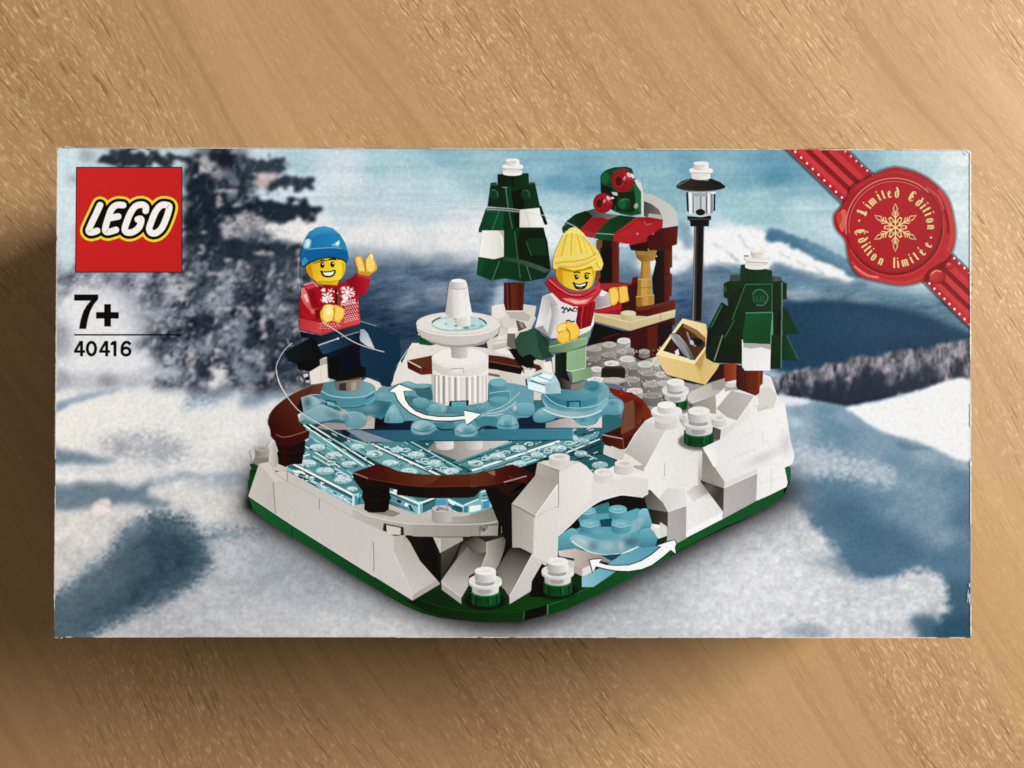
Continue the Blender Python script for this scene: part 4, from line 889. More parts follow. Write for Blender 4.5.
drum(806, 86, 60, 28, 44, '6fb0c6', '3f86a0', '62a9c0'); ell(806, 86, 52, 22, '7cbacd'); poly('745,150 890,140 885,215 860,235 760,235 745,210', ('g', 745, 180, '4a93ad', 890, 180, '5aa5bd'), a=.9); drum(812, 200, 66, 20, 34, '6aaec5', '4792ad', '5fa9c1'); line('745,160 800,150 890,142', .8, '9fd0dd', s=1); line('890,142 888,230', .7, '8fc6d6')
gleam(960, 150, 60, 20, '8fc4d2', .4); gleam(700, 250, 40, 20, 'a9d5df', .5)
for q in ('700,300 800,290 880,255 930,215', '690,310 760,312 840,300'): line(q, .9, 'd5eaef', s=1, a=.75)
rr = random.Random(5)
for i in range(46):
    u, v = rr.uniform(200, 950), rr.uniform(250, 440)
    gleam(u, v, rr.uniform(8, 26), rr.uniform(5, 12), rr.choice(['a9d3de', '3f87a0', '8cc3d2', '4f98b0']), .35, rr.uniform(-30, 30))
for q in ('388,392 430,408 505,404', '668,420 690,396 740,384 800,394', '150,354 190,350 230,352'):
    line(q, 1.5, '173f55', s=1, a=.7)
for q in ('225,400 280,420 345,412 385,385', '522,415 565,432 620,430 662,408', '808,372 860,385 940,372', '45,335 90,340 145,330'):
    line(q, .8, '2f7390', s=1, a=.6)
g2 = pen(Film('cog_wheel', gears, 'left light blue cog wheel carrying a skater')); crop(295, 370, 9.309)
poly('740,195 860,172 1000,122 1040,120 1060,230 900,300 800,310 750,290', ('g', 740, 200, '5fa3b8', 1040, 200, '76b0bf')); gleam(800, 230, 70, 34, 'a9d3de', .6)
poly('35,490 80,450 110,390 235,300 460,330 490,500 300,490 190,512', '3c7686'); poly('130,238 235,230 238,305 200,270', '4b8b9e')
lobe('72,412 105,368 230,318 320,345 475,420 462,470 380,458 250,482 180,502 90,502 38,482', '8cb6c3', '73a3b3'); poly('35,485 90,460 180,500 120,505', '528d9c'); gleam(200, 390, 130, 30, 'a5cad3', .7, -12); gleam(350, 420, 80, 40, '6c96aa', .6, 20)
poly('400,330 460,400 490,425 560,442 640,430 690,420 760,440 800,462 832,440 872,380 884,330 905,300 760,280 600,340', ('g', 420, 380, '5a9bb4', 880, 360, '387791')); poly('640,360 760,320 870,320 830,400 760,430 690,415', ('g', 650, 380, '4a8fa9', 860, 350, '2f6a84')); gleam(690, 350, 80, 40, '93c8d6', .7); gleam(560, 400, 90, 24, '6fb0c5', .6)
lobe('38,318 58,258 118,234 200,258 242,300 190,330 130,358 70,368', '93bdca', '7fadbd'); gleam(115, 300, 46, 60, '43687f', .8); gleam(60, 300, 22, 50, 'a9cdd7', .7); gleam(205, 300, 40, 24, 'bcd8df', .7)
lobe('456,440 470,400 560,384 640,410 664,450 650,515 570,546 486,522', '8ab6c8', '5a9db4'); gleam(478, 450, 24, 60, '6aa9be', .7); gleam(560, 430, 70, 40, '93b9d0', .6); gleam(620, 490, 30, 40, '7cc5c4', .6); gleam(450, 392, 50, 24, 'e0dccd', .8)
lobe('832,470 850,402 888,340 932,342 984,412 1012,474 980,492 850,490', '84bccb', '62a8bd'); gleam(905, 370, 26, 40, 'c9e5eb', .7); gleam(955, 440, 30, 26, 'a9d6e1', .6); gleam(860, 460, 24, 30, '4b90a8', .6)
drum(492, 172, 258, 84, 92, '5f9fb2', '5298b3', '64aeca'); ell(492, 170, 250, 78, ('g', 250, 150, '4f8ea2', 720, 190, '76b0bf')); line('236,190 330,238 490,258 650,242 745,192', .9, 'a5d3e0', s=1); poly('240,200 330,250 490,268 650,250 740,205 735,250 640,320 490,345 330,320 250,270', ('g', 250, 260, '4f97b3', 730, 250, '5fabca'), a=.8)
line('300,330 430,352 560,348 660,325', .9, '245a73', s=1); poly('284,276 384,290 386,350 284,332', '225871'); poly('300,292 376,304 376,344 300,326', ('g', 300, 300, '7fb9cd', 376, 340, '4f99b5')); line('660,270 740,225', 1.2, '2a6680'); gleam(540, 215, 30, 60, '93c3cf', .4)
gleam(700, 440, 50, 24, 'e0d3c8', .6)
g3 = pen(Film('cog_wheel', gears, 'right light blue cog wheel carrying a skater')); crop(500, 340)
lobe('290,560 262,590 272,640 340,650 420,628 440,600 400,540 340,530', '7cb6cb', '4f9ab5'); gleam(320, 570, 40, 26, 'bfdfe8', .6)
poly('330,460 350,420 480,400 760,380 860,420 965,480 975,545 940,590 870,588 800,600 750,660 660,672 600,640 540,612 440,612 380,560', ('g', 300, 560, '5a9db6', 960, 540, '5fa6c0'), s=1)
lobe('850,480 900,462 960,480 976,540 940,588 870,590 800,570', '74b3cb', '559fba'); gleam(950, 530, 20, 50, 'b9dde8', .8); gleam(880, 500, 40, 20, '5299b5', .6)
lobe('600,620 640,600 720,600 750,620 745,655 690,672 640,668 602,645', '5fa5c0', '65b4cc'); gleam(720, 640, 24, 26, '8fcdd8', .6); gleam(650, 630, 30, 20, '3f86a3', .5)
poly('325,450 380,520 480,560 600,572 740,545 840,450 850,500 780,570 650,608 500,602 380,558', ('g', 360, 520, '8fbfcc', 840, 490, '86c0d3'), s=1); gleam(560, 575, 110, 26, 'c9d9dd', .7); gleam(430, 565, 40, 26, 'b5dbe2', .7); gleam(700, 565, 60, 26, '9fcbd6', .6)
line('340,545 420,582 520,606 620,608 720,590 800,555', 1.2, 'e4f1f4', s=1, a=.9)
poly('350,400 420,380 560,330 640,330 780,330 846,360 862,420 835,475 760,520 620,540 480,528 375,482', ('g', 350, 450, '347f9f', 850, 400, '7ab9cc'), s=1); poly('355,405 470,440 640,440 700,420 722,395 680,370 690,335 745,322 800,360 806,400 762,446 640,480 480,466 370,425', ('g', 380, 420, '4792b0', 780, 380, '5aa5bf')); poly('370,430 480,470 640,482 770,446 760,500 640,528 500,522 400,480', ('g', 380, 480, '347f9f', 760, 470, '4a98b5'))
ell(722, 362, 62, 42, '4690af'); gleam(735, 385, 40, 20, '3b819f', .5); line('350,430 420,492 520,528 640,535 760,515 842,460', .9, 'a5d3e0', s=1); gleam(820, 420, 30, 60, '8fc8d8', .6); poly('525,480 635,475 635,530 525,530', '1f5671'); poly('545,490 622,488 625,528 545,530', ('g', 545, 490, '3f8fb0', 620, 520, '5aaacb'))
S.dim = 1.0
pen(Film('ice_block', gears)); poly('205,305 335,248 462,288 482,330 478,420 355,425 222,385', ('g', 210, 340, '9fcedb', 470, 350, 'b2cdd5')); poly('215,325 355,360 355,420 222,385', 'd4e9ee'); poly('355,345 470,330 478,420 370,425', ('g', 360, 380, '97b9c3', 478, 380, 'a9c7cf')); poly('240,300 340,255 420,280 380,330 300,330', 'd9ede9'); line('207,308 215,360', 1.2, '17414f'); line('240,320 355,358', 1.1, '1a4553'); line('300,285 400,320', 1, '5f97a6'); line('260,290 335,262', 1, '41808f')
# ---- fountain
fountain = Film('printed_fountain', label='printed white fountain with fluted column and cone spout')
pen(Film('column', fountain)); crop(390, 270)
poly('220,500 370,582 320,596 232,586', '1a5a2b'); line('220,505 370,580', .9, 'e7efe4')
crop(390, 350)
poly('330,60 340,410 380,418 440,436 540,440 640,430 740,410 770,395 775,40 700,0 400,0', ('g', 335, 250, 'cfc9c1', 775, 250, 'ddd8cf'))
ell(552, 62, 224, 82, 'd9d4cc'); poly('335,90 420,140 552,155 690,140 770,95 770,170 690,205 552,215 420,205 338,165', ('g', 340, 150, 'c3bdb4', 770, 150, 'd8d3ca')); ell(552, 52, 205, 66, 'dfdad2')
for u, w, c in ((352,16,'8f8982'),(384,15,'9a948c'),(424,19,'857f77'),(470,17,'a7a198'),(516,19,'8a847c'),(566,10,'b5afa6'),(606,19,'8d877f'),(650,16,'a49e95'),(692,16,'98928a'),(730,11,'aea8a0'),(758,8,'9d978f')):
    v0 = 196 + 10 * math.cos((u - 552) / 220 * 1.5); v1 = 408 + 30 * math.cos((u - 552) / 220 * 1.45)
    poly([(u - w / 2, v0), (u + w / 2, v0), (u + w / 2 + 1, v1), (u - w / 2, v1)], ('g', u - w, v0, c, u + w, v0, tint(c, 1.25)))
for u in (368, 403, 446, 493, 541, 628, 672): line([(u, 205), (u + 1, 410)], 1.4, 'efebe4')
line('345,165 420,200 552,212 690,200 765,165', .7, 'f1ede6', s=1); line('485,148 580,144 580,180', .7, '8d877e'); poly('490,152 576,150 576,178 490,180', 'd9d4cb')
poly('470,402 610,396 622,396 618,436 600,436 600,404 486,408 486,440 464,438', '10242e'); poly('486,408 600,404 602,440 490,446', '5fa7c2')
pen(Film('bowl', fountain)); crop(390, 270)
poly('478,590 612,590 610,690 545,700 485,690', ('g', 480, 640, '9d978d', 610, 640, 'c9c3b9'))
poly('205,420 215,480 250,530 320,570 400,592 540,612 690,595 780,560 850,500 872,420', ('g', 210, 480, 'b9b3aa', 860, 480, 'c5bfb6')); poly('260,535 330,560 430,585 540,592 680,580 800,535 740,585 620,606 540,612 420,598 320,572', '9b958b')
ell(538, 420, 333, 92, 'cdc8bf'); ell(538, 418, 318, 82, 'd6d1c8'); line('215,450 300,490 420,512 540,518 680,508 800,478 865,430', .8, 'ece8e0', s=1)
ell(545, 422, 222, 60, 'a9c5c2'); ell(548, 428, 210, 52, ('g', 340, 430, 'c9d8cf', 760, 430, 'a8cdcb')); line('330,415 350,395 400,372', 1.3, '2d3a3a', s=1); line('700,378 740,400 760,425', 1.3, '2d3f40', s=1); line('335,440 400,468 470,476 560,474 680,462 740,438', 1.3, '8fb9b8', s=1)
for u, v, w, c in ((390,430,18,'e8f1ea'),(420,450,16,'f2f6f1'),(440,425,14,'8fb0a8'),(600,455,24,'6a9c9a'),(650,440,26,'8fc0bf'),(690,420,20,'bfe0dc'),(620,435,16,'e5f2ee'),(480,460,20,'e9f3f0'),(550,460,16,'edf3ea'),(720,440,14,'75a8a8'),(520,440,14,'55665f')):
    ell(u, v, w, w * .4, c, a=.85)
pen(Film('spout', fountain))
poly('500,375 636,362 632,425 590,440 520,436', ('g', 510, 400, 'b5afa6', 630, 400, 'e5e0d8')); line('500,388 640,365', .7, '8f897f')
poly('465,100 480,80 535,68 595,82 608,110 625,230 648,350 625,372 540,388 470,372 434,345 450,220', ('g', 440, 250, 'b0aaa1', 620, 250, 'e3dfd8')); poly('490,150 540,155 570,150 600,350 540,385 500,378', ('g', 490, 250, 'cbc5bc', 590, 250, 'e6e2db'))
poly('465,100 480,80 535,68 595,82 608,110 600,140 540,150 480,145 466,130', ('g', 466, 110, 'a9a39a', 600, 110, 'e0dbd3')); line('470,145 540,153 606,140', .6, '9c968d', s=1); ell(536, 84, 52, 14, 'e9e5de')

# ---- skater with blue hat
boy = Film('printed_skater', label='printed toy skater in blue hat and red jumper')
pen(Film('motion_trail', boy, 'pale blue motion sweep')); crop(270, 300)
poly('700,165 840,210 1024,300 1030,470 975,560 950,682 870,650 760,605 712,500 700,350', ('g', 720, 250, '23405f', 1000, 500, '1d3c5c'), a=.82); poly('705,232 740,230 770,262 825,385 760,360 708,320', ('g', 710, 260, '93a3b3', 780, 330, 'cdd3d8'), a=.9)
poly('60,490 110,400 220,440 220,600 180,640 90,620', '39475c', a=.5)
line('700,165 840,205', .7, 'a8b7c6', a=.6)
pen(Film('legs', boy, 'dark navy trousers'))
poly('240,250 400,280 705,190 712,270 690,350 560,330 400,360 330,330 310,300 250,292', ('g', 250, 280, '141d2c', 700, 230, '2b4056'))
poly('115,405 205,348 310,298 350,312 400,380 455,440 392,470 396,515 318,562 222,545 215,500 150,480', ('g', 120, 420, '20262e', 400, 400, '0b111b')); poly('215,500 300,470 390,470 395,515 318,562 222,545', '090c12'); line('120,400 310,300', .7, '444c57')
poly('375,362 550,300 700,260 712,330 708,425 715,520 752,528 756,600 605,660 460,612 450,430', ('g', 400, 380, '1b2c42', 720, 560, '090d16')); poly('380,365 550,305 700,270 705,330 560,380 420,430', ('g', 400, 390, '2c4a68', 690, 300, '1a2b44')); poly('545,420 690,350 708,425 712,520 640,540 545,560', '0e1b30'); poly('460,460 540,430 545,600 465,610', '06080d')
line('378,358 545,300', 1.2, 'aeb9c4'); line('560,292 700,250', 1.3, '6f8496'); ell(535, 305, 8, 8, 'e6e9ea'); poly('600,580 752,530 754,600 605,658', '0b0f18')
pen(Film('skate', boy))
poly('500,640 720,610 715,690 690,712 620,722 525,710', ('g', 510, 680, '6b6158', 710, 680, '8e8073')); poly('545,660 600,650 600,715 545,712', '3f3832'); poly('640,650 680,645 680,708 640,716', 'a2968a'); line('505,640 715,618', 1, '1a1614')
poly('222,600 260,575 300,570 322,640 315,672 270,665 235,640', '4c4a48'); poly('262,585 300,580 300,600 270,612', 'c9c6c0'); poly('235,600 262,620 262,650 235,630', '8f8c88'); poly('280,635 316,630 314,650 284,652', 'b3b0aa'); poly('280,610 310,605 310,625 285,630', '151515'); poly('122,300 140,305 165,355 200,350 160,372 140,350', '6b6f6d')
jumper = pen(Film('jumper', boy, 'red jumper with white snowflake pattern')); crop(270, 210)
poly('262,592 350,568 400,600 545,580 600,556 660,545 690,640 700,764 712,860 705,900 400,985 232,940 225,880 240,700 250,620', ('g', 240, 800, '9a1822', 700, 700, 'b3202b'))
poly('262,592 350,568 380,600 300,625', 'c4404a'); line('265,590 345,568 375,605', .8, 'e3a39f'); poly('385,600 545,580 600,556 660,545 690,640 700,764 400,764 395,640', ('g', 400, 600, '98151f', 660, 720, 'b9222d'))
poly('228,850 400,890 705,820 710,890 400,980 232,935', ('g', 240, 900, 'b8323a', 700, 860, 'cf4a48')); poly('228,850 400,890 400,980 232,935', ('g', 230, 880, 'b5303a', 400, 950, 'd2444a'))
poly('600,556 670,512 690,490 792,520 785,600 745,672 685,682 650,640', ('g', 620, 600, '8d121d', 780, 580, 'b12530')); poly('690,492 790,520 785,545 690,520', 'c33a42'); line('668,512 650,560', .7, '6b0c14')
for q in ('402,640 420,612 440,640', '405,720 430,680 450,720', '560,610 590,600 580,630', '560,730 580,700 600,730'): poly(q, 'f2dfda')
rr = random.Random(6)
def flake(cu, cv, r):
    for k in range(4):
        t = math.pi * k / 4 + .2; line([(cu - r * math.cos(t), cv - r * math.sin(t)), (cu + r * math.cos(t), cv + r * math.sin(t))], 1.0, 'f0dcd8')
    for k in range(8):
        t = math.pi * k / 4; ell(cu + r * .8 * math.cos(t), cv + r * .8 * math.sin(t), 7, 7, 'f6e8e4', n=7)
flake(452, 692, 42); flake(610, 650, 48); flake(596, 690, 20)
for i in range(70):
    u = rr.choice([rr.uniform(402, 505), rr.uniform(556, 668)]); v = rr.uniform(615 if u < 520 else 592, 745)
    ell(u, v, rr.uniform(4, 8), rr.uniform(4, 7), rr.choice(['f3e2de', 'd98d8c', 'efcfcb']), n=6)
for r_ in range(2):
    for k in range(7): poly([(556 + k * 17, 728 + r_ * 18 - k * 4), (572 + k * 17, 724 + r_ * 18 - k * 4), (564 + k * 17, 740 + r_ * 18 - k * 4)], 'eed5d1')
line('520,620 525,690 522,745', 2.2, '4a1016'); line('533,625 540,745', 1.2, '6d4a45'); ell(532, 655, 5, 10, 'b5a09a')
crop(270, 300)
for r_ in range(9):
    for k in range(8):
        u, v = 590 + k * 17 + (r_ % 2) * 8, 45 + r_ * 16 - k * 4
        if u < 700: ell(u, v, 4.5, 4.5, 'eed0cc', n=6)
for r_ in range(3):
    for k in range(7):
        u, v = 396 + k * 22 + (r_ % 2) * 10, 185 + r_ * 18 + k * 1
        if v < 225: ell(u, v, 4, 4, 'eec6c2', n=6)
ell(545, 198, 8, 18, '6f1a18'); line('538,190 552,210', .7, 'e5c0b5')
poly('245,-30 300,-30 330,55 400,72 402,150 290,152 240,112 232,0', ('g', 240, 40, 'a31a26', 400, 120, 'b2222d')); poly('245,-90 270,-100 300,-40 320,40 340,75 310,80 270,30 245,-20', ('g', 250, -40, 'd9746f', 330, 70, 'c94a4b')); poly('310,70 390,80 395,105 330,110', 'd2605e'); poly('262,-40 285,-50 305,10 290,20', 'eeb0a6')
poly('350,80 400,72 402,150 360,150', '7f101a'); poly('300,-60 345,-80 390,60 335,55', '8d141f')
pen(Film('hand', boy))
poly('395,100 412,70 430,40 470,35 502,42 520,40 582,72 582,130 560,160 545,182 500,165 470,168 440,182 405,155', 'e3ac32', s=1); poly('425,50 490,40 508,90 495,150 450,170 420,140', 'f3cf68', s=1); poly('525,52 575,75 575,120 540,165 510,140 515,90', 'f0c659', s=1); line('500,60 508,110 490,160', 1.0, 'b27d1c', s=1); poly('440,60 480,55 485,110 450,120', 'f9e08e', s=1)
pen(Film('hand', boy)); crop(270, 210)
poly('700,500 690,470 668,400 675,372 700,360 725,372 745,420 752,385 770,372 785,335 800,345 815,370 842,440 835,475 800,500 775,515', 'd9a433', s=1); poly('680,385 705,370 730,420 745,480 710,490', 'efc65e', s=1); poly('760,400 785,350 805,370 828,445 800,485 765,470', 'f0ca66', s=1); line('745,400 752,480', 1.0, 'a06f19'); poly('700,480 790,490 780,520 705,505', 'c68f27')
ell(803, 365, 8, 20, 'f8e4a6', rot=-15)
head = pen(Film('head', boy, 'smiling yellow head'))
poly('352,540 545,540 530,592 370,585', ('g', 352, 560, 'b07c14', 530, 560, 'e3b12a'))
poly('285,440 330,400 400,375 560,375 592,425 588,490 560,540 520,562 470,580 400,578 345,548 300,505', ('g', 290, 460, 'd8a418', 480, 460, 'f6d22f'), s=1)
poly('285,440 320,410 340,520 350,548 300,505', 'c28f16'); poly('360,560 400,578 470,580 520,562 560,540 540,550 470,560 400,556', 'cf9c18'); poly('560,400 592,425 588,490 560,540 572,470', 'd9a91c'); poly('330,405 560,375 575,395 470,398 340,428', 'b98a12', a=.8)
for u, v in ((412, 434), (492, 428)): ell(u, v, 17, 24, '17130d'); ell(u + 4, v - 8, 5, 6, 'f3efe0')
line('392,402 412,394 432,398', 1.4, '3a2a10', s=1); line('462,390 495,386 520,392', 1.6, '2a1d0c', s=1)
poly('402,482 420,488 470,486 505,476 514,484 502,512 470,526 430,522 412,508', '20140c'); poly('414,490 470,490 506,482 496,508 468,518 432,514', 'f4f2ec'); line('402,482 420,488 470,486 505,476 514,484 502,512 470,526 430,522 412,508', 1.3, '17100a', s=1, closed=True); line('396,478 408,484', 1.0, '17100a'); line('505,474 516,480', 1.0, '17100a')
pen(Film('hat', boy, 'blue knitted cap')); S.dim = 1.05
poly('241,395 246,350 258,290 275,232 312,172 370,136 430,126 496,144 552,192 592,258 613,325 622,380 606,415 560,388 480,374 400,384 330,408 285,440 260,450 245,432', ('g', 260, 330, '1470bd', 560, 200, '2285cc'))
poly('300,190 370,140 430,128 496,146 540,190 480,180 400,185 330,220', ('g', 400, 130, '3a9ad8', 400, 210, '2285cc')); poly('275,235 310,225 330,240 320,300 280,310 262,290', ('g', 270, 260, '9fcbe2', 330, 290, '3a8fc4')); ell(298, 265, 16, 34, 'c2dfec', rot=12, a=.9)
poly('480,275 520,255 545,235 550,270 540,290 500,285', '6bb2dc'); poly('515,262 545,240 548,268 525,280', 'c5e2f0')
poly('246,390 262,335 300,312 400,302 500,298 560,305 610,325 622,380 606,415 560,388 480,374 400,384 330,408 285,440 260,450 245,432', ('g', 250, 400, '1264b0', 600, 350, '1462ad')); line('300,310 400,301 500,297 560,303', .8, '6db0d6', s=1); poly('250,400 275,370 300,400 270,440 255,440', '3a8fc0')
line('262,448 330,408 400,384 480,374 560,388 604,414', 1.4, '0c3350', s=1)

S.dim = 1.0
# ---- skater with yellow hair
girl = Film('printed_skater', label='printed toy skater with yellow hair and red scarf')
pen(Film('legs', girl, 'sand green trousers')); crop(520, 300)
poly('275,425 372,408 366,555 400,652 330,690 275,590', ('g', 280, 500, '1e3230', 370, 500, '15211f')); poly('300,600 410,650 480,640 480,700 430,712 320,700', ('g', 320, 660, '1c1a18', 470, 680, '7d7068'))
poly('250,440 275,430 275,580 262,560', 'd3cdbf')
poly('368,412 522,368 516,535 560,528 558,612 410,652 398,560 366,552', ('g', 370, 480, '8db184', 540, 580, '7aa173')); poly('398,560 515,535 560,528 558,612 410,652', ('g', 400, 600, '86aa7f', 556, 570, '729a6c')); line('366,552 400,562 515,536', .8, 'c4d9ba'); line('520,372 516,530', .8, 'b5cfab'); line('410,565 410,650', .7, '587853')
poly('215,345 300,300 430,310 555,235 552,290 532,292 530,350 372,412 222,412', ('g', 220, 380, '4e7050', 540, 280, '7a9f75')); poly('222,370 380,330 535,290 530,345 372,408 222,410', ('g', 230, 380, '5a7f59', 530, 310, '8bb083')); line('225,372 380,332 530,292', .7, 'a5c49c')
crop(500, 340)
poly('120,0 160,-60 280,-90 330,-40 390,0 385,90 430,130 340,160 290,150 180,140 140,100', ('g', 130, 20, '2f5243', 380, 80, '3a604f')); poly('280,-90 330,-40 390,0 385,90 430,130 340,150 300,60', '2a4a3c'); line('230,-80 285,-88 370,10', .8, '14261f'); poly('180,130 240,110 290,150 260,170 240,200 215,200', '171c19')
pen(Film('skate', girl)); poly('200,140 260,150 270,190 245,235 205,215', '20201f'); line('175,205 200,225 240,225', 1.2, 'c9c2ba', s=1); line('185,215 190,260', 1, '9a7d6d'); poly('560,350 660,340 660,380 560,395', '857a72')
pen(Film('jumper', girl, 'white jumper')); crop(520, 300)
poly('175,-30 260,-60 320,0 590,0 582,190 552,240 430,300 300,300 240,302 118,220 150,95', ('g', 130, 200, 'c7c5c2', 560, 100, 'dcd9d4'))
poly('175,-30 240,-40 300,40 240,60 180,200 120,220 150,95', ('g', 140, 100, 'd9d6d2', 260, 60, 'a9a6a2')); poly('240,20 300,60 330,150 270,210 240,300 215,280 250,120', ('g', 230, 150, '94918d', 310, 160, 'd6d3cf')); poly('120,220 180,200 240,302', '8f8c88'); poly('545,120 585,60 578,200 480,245 470,230 550,195', 'e9e6e1')
line('325,70 340,55 350,80 365,60 380,85 395,65 410,85 430,62 455,75', 1.4, '1d1a1a', s=1); line('330,100 345,90 350,105', 1.3, '1d1a1a', s=1); line('370,95 400,80 420,90 450,85', .9, '2a2626', s=1); line('360,168 385,160 405,172 430,165', 1.5, '241f1e', s=1)
pen(Film('arm', girl)); crop(520, 220)
poly('590,590 640,548 700,575 730,640 715,675 640,700 588,708', ('g', 600, 640, '8d8c8a', 700, 600, 'b9b7b4')); poly('640,550 690,570 660,600 625,600', 'dedcd8'); line('590,708 715,672', .9, 'd6d3cd'); poly('560,710 640,695 800,660 800,700 640,735', 'b3262d')
pen(Film('hand', girl)); poly('700,550 735,530 770,530 840,522 848,570 858,632 830,645 790,655 775,640 755,665 720,672 705,620', 'd9a32a', s=1); poly('710,555 745,540 765,560 775,620 750,660 722,655', 'f0c455', s=1); poly('785,540 838,530 845,625 795,645', 'edbd48', s=1); line('772,535 782,590 778,640', 1.0, 'a8761a', s=1)
pen(Film('hand', girl)); crop(520, 300)
poly('283,215 330,180 400,173 458,205 472,255 442,312 400,315 380,332 325,340 292,305 300,262', 'e0a52b', s=1); poly('375,185 420,182 460,215 462,260 430,305 395,300 395,260 370,225', 'f2c246', s=1); poly('290,215 330,188 365,195 360,230 310,250', 'f6d062', s=1); poly('300,270 340,240 385,260 385,310 335,332 298,305', 'f1c043', s=1); line('362,215 390,255 390,310', 1.1, 'a77414', s=1); line('300,262 340,240', .9, 'b78320')
pen(Film('head', girl, 'smiling yellow head')); crop(520, 220)
poly('285,390 330,370 420,390 560,355 592,400 586,462 560,522 500,552 430,552 350,522 292,462', ('g', 290, 440, 'd9a61c', 470, 440, 'f4cc38'), s=1); poly('285,395 330,375 340,500 350,522 292,462', 'c99418'); poly('560,380 592,400 586,462 560,520 575,450', 'd8a726'); poly('300,372 420,395 560,360 580,380 430,415 310,390', 'b98a18', a=.7)
for u, v in ((446, 449), (525, 449)): ell(u, v, 17, 20, '1b140c'); ell(u + 5, v - 5, 5, 6, 'f6f2e4'); line([(u - 20, v - 8), (u - 12, v - 18)], .8, '2a1c0c')
line('425,418 450,410 475,416', 1.4, '4a2f0c', s=1); line('508,424 530,418 555,424', 1.4, '4a2f0c', s=1)
poly('420,492 440,504 480,506 525,490 530,496 515,528 485,545 445,540 428,518', '1f110c'); poly('434,506 480,510 520,498 510,516 480,524 445,520', 'f5f2ec'); poly('455,530 485,528 495,536 470,544', 'b0413a'); line('420,492 440,504 480,506 525,490 530,496 515,528 485,545 445,540 428,518', 1.2, '17100a', s=1, closed=True)
pen(Film('hair', girl, 'yellow hair tied up in a bun'))
poly('260,375 258,340 266,285 300,200 338,118 390,66 430,54 472,76 502,108 516,142 562,180 612,236 642,300 656,345 642,392 590,402 565,360 500,384 420,398 330,368 296,376 275,392', ('g', 280, 250, 'ecc944', 600, 250, 'f2d458'))
poly('340,118 390,68 430,56 470,78 500,110 510,140 450,105 400,100 350,125', 'f0d770')
for q, c, w in (('345,130 320,200 285,290', 'f3e08a', 2.2), ('370,110 345,200 325,285', 'b8922c', 1.2), ('390,110 375,200 360,285', 'f6e595', 2.4), ('410,105 405,200 400,280', 'c29c35', 1.2), ('430,105 435,190 440,275', 'f4e08a', 2.2), ('450,110 470,190 485,270', 'bd9730', 1.2), ('470,115 510,190 535,270', 'f0d878', 2.0), ('490,125 550,200 590,280', 'c09a36', 1.1), ('510,145 575,205 625,300', 'f2dc82', 1.8),
                ('270,345 340,330 430,325 540,300 600,260', 'b08a28', 1.2), ('265,320 340,300 440,285 540,265', 'f7e9a4', 2.6), ('268,355 350,352 450,345 560,305', 'f3e08c', 2.2), ('300,368 420,372 520,345 600,300', 'c39c36', 1.3), ('330,362 440,362 540,328', 'eed574', 1.6), ('600,330 620,370 640,385', 'c69f38', 1.4), ('590,340 600,380 595,398', 'f2dd88', 1.4), ('350,100 400,80 450,90', 'fbeeb0', 1.5)): line(q, w * 1.25, c, s=1, a=.30)
pen(Film('scarf', girl, 'red scarf with long tail'))
crop(520, 300); poly('455,45 595,5 592,60 575,140 560,202 470,235 438,172 450,110', ('g', 440, 100, '8a111b', 590, 60, 'a81c27'))
for q in ('480,50 460,140 470,225', '520,40 505,140 500,220', '560,25 545,120 535,205'): line(q, 1.0, '6d0b13', s=1)
line('500,50 485,140 485,225', .8, 'c9434a', s=1); line('470,240 480,232 500,238 520,222 545,226 562,205', 1.2, 'e9e4de')
crop(520, 220)
poly('198,492 225,465 262,440 285,470 300,500 400,568 500,568 590,530 610,480 632,490 640,560 580,640 500,682 420,682 320,640 240,560', ('g', 220, 500, 'a81a25', 600, 600, 'c42b33')); poly('205,490 262,446 300,510 400,580 500,580 600,520 625,500 632,545 590,590 500,620 400,620 300,560 240,520', ('g', 220, 490, 'b5222c', 600, 560, 'cf3d42'))
line('225,490 300,550 400,600 500,602 600,545', 1.3, '7d0d16', s=1); poly('330,615 400,618 470,630 540,620 580,600 520,660 440,665 370,640', 'e07a72'); poly('390,630 470,640 530,628 500,655 430,658', 'f0a79a'); line('230,470 300,530 390,585 480,590', .9, 'e26a66', s=1)
# ---- bench on the left
pen(walls); crop(0, 0, 1); poly('270,441 278,438 306,458 288,466 287,474 262,466 258,463 266,450', ('g', 262, 455, 'd3ccc1', 300, 462, 'a8a095'))
bench1 = pen(Film('printed_bench', label='printed curved brown bench at the left of the rink')); crop(240, 370); S.dim = .78
poly('275,560 300,570 400,595 515,560 512,640 500,660 490,740 400,745 360,764 300,740 300,700 285,680 288,650 300,640', ('g', 280, 650, '3a170f', 510, 650, '2b0f09')); poly('288,650 400,668 512,640 500,668 400,690 290,680', '1a0a06'); poly('330,600 365,605 365,735 330,735', '4a1f14', a=.7, feather=1); line('300,640 400,656 505,636', .7, '532619', s=1)
poly('222,385 222,425 240,470 245,520 275,560 290,592 380,602 470,580 545,530 548,480 525,478 330,525 240,470', ('g', 240, 480, '4b1d13', 540, 520, '5d2718'))
poly('660,108 620,112 560,125 460,170 350,230 270,300 232,350 222,400 240,470 290,512 330,528 400,522 525,482 520,460 465,400 455,350 490,320 470,250 482,215 560,190 632,190', ('g', 240, 420, '53241a', 560, 160, '82452f')); poly('560,125 660,108 632,190 560,190 482,215', ('g', 500, 180, '6b3524', 640, 130, '8f5340')); poly('480,215 500,330 455,350 450,290 470,250', '3a1a13')
line('285,505 330,527 400,521 520,482', 1.0, 'a8765a', s=1); line('222,400 245,335 300,272 400,200 500,150', .6, '8d5540', s=1); line('465,400 490,370 500,345', 1.6, 'd9d2c8')

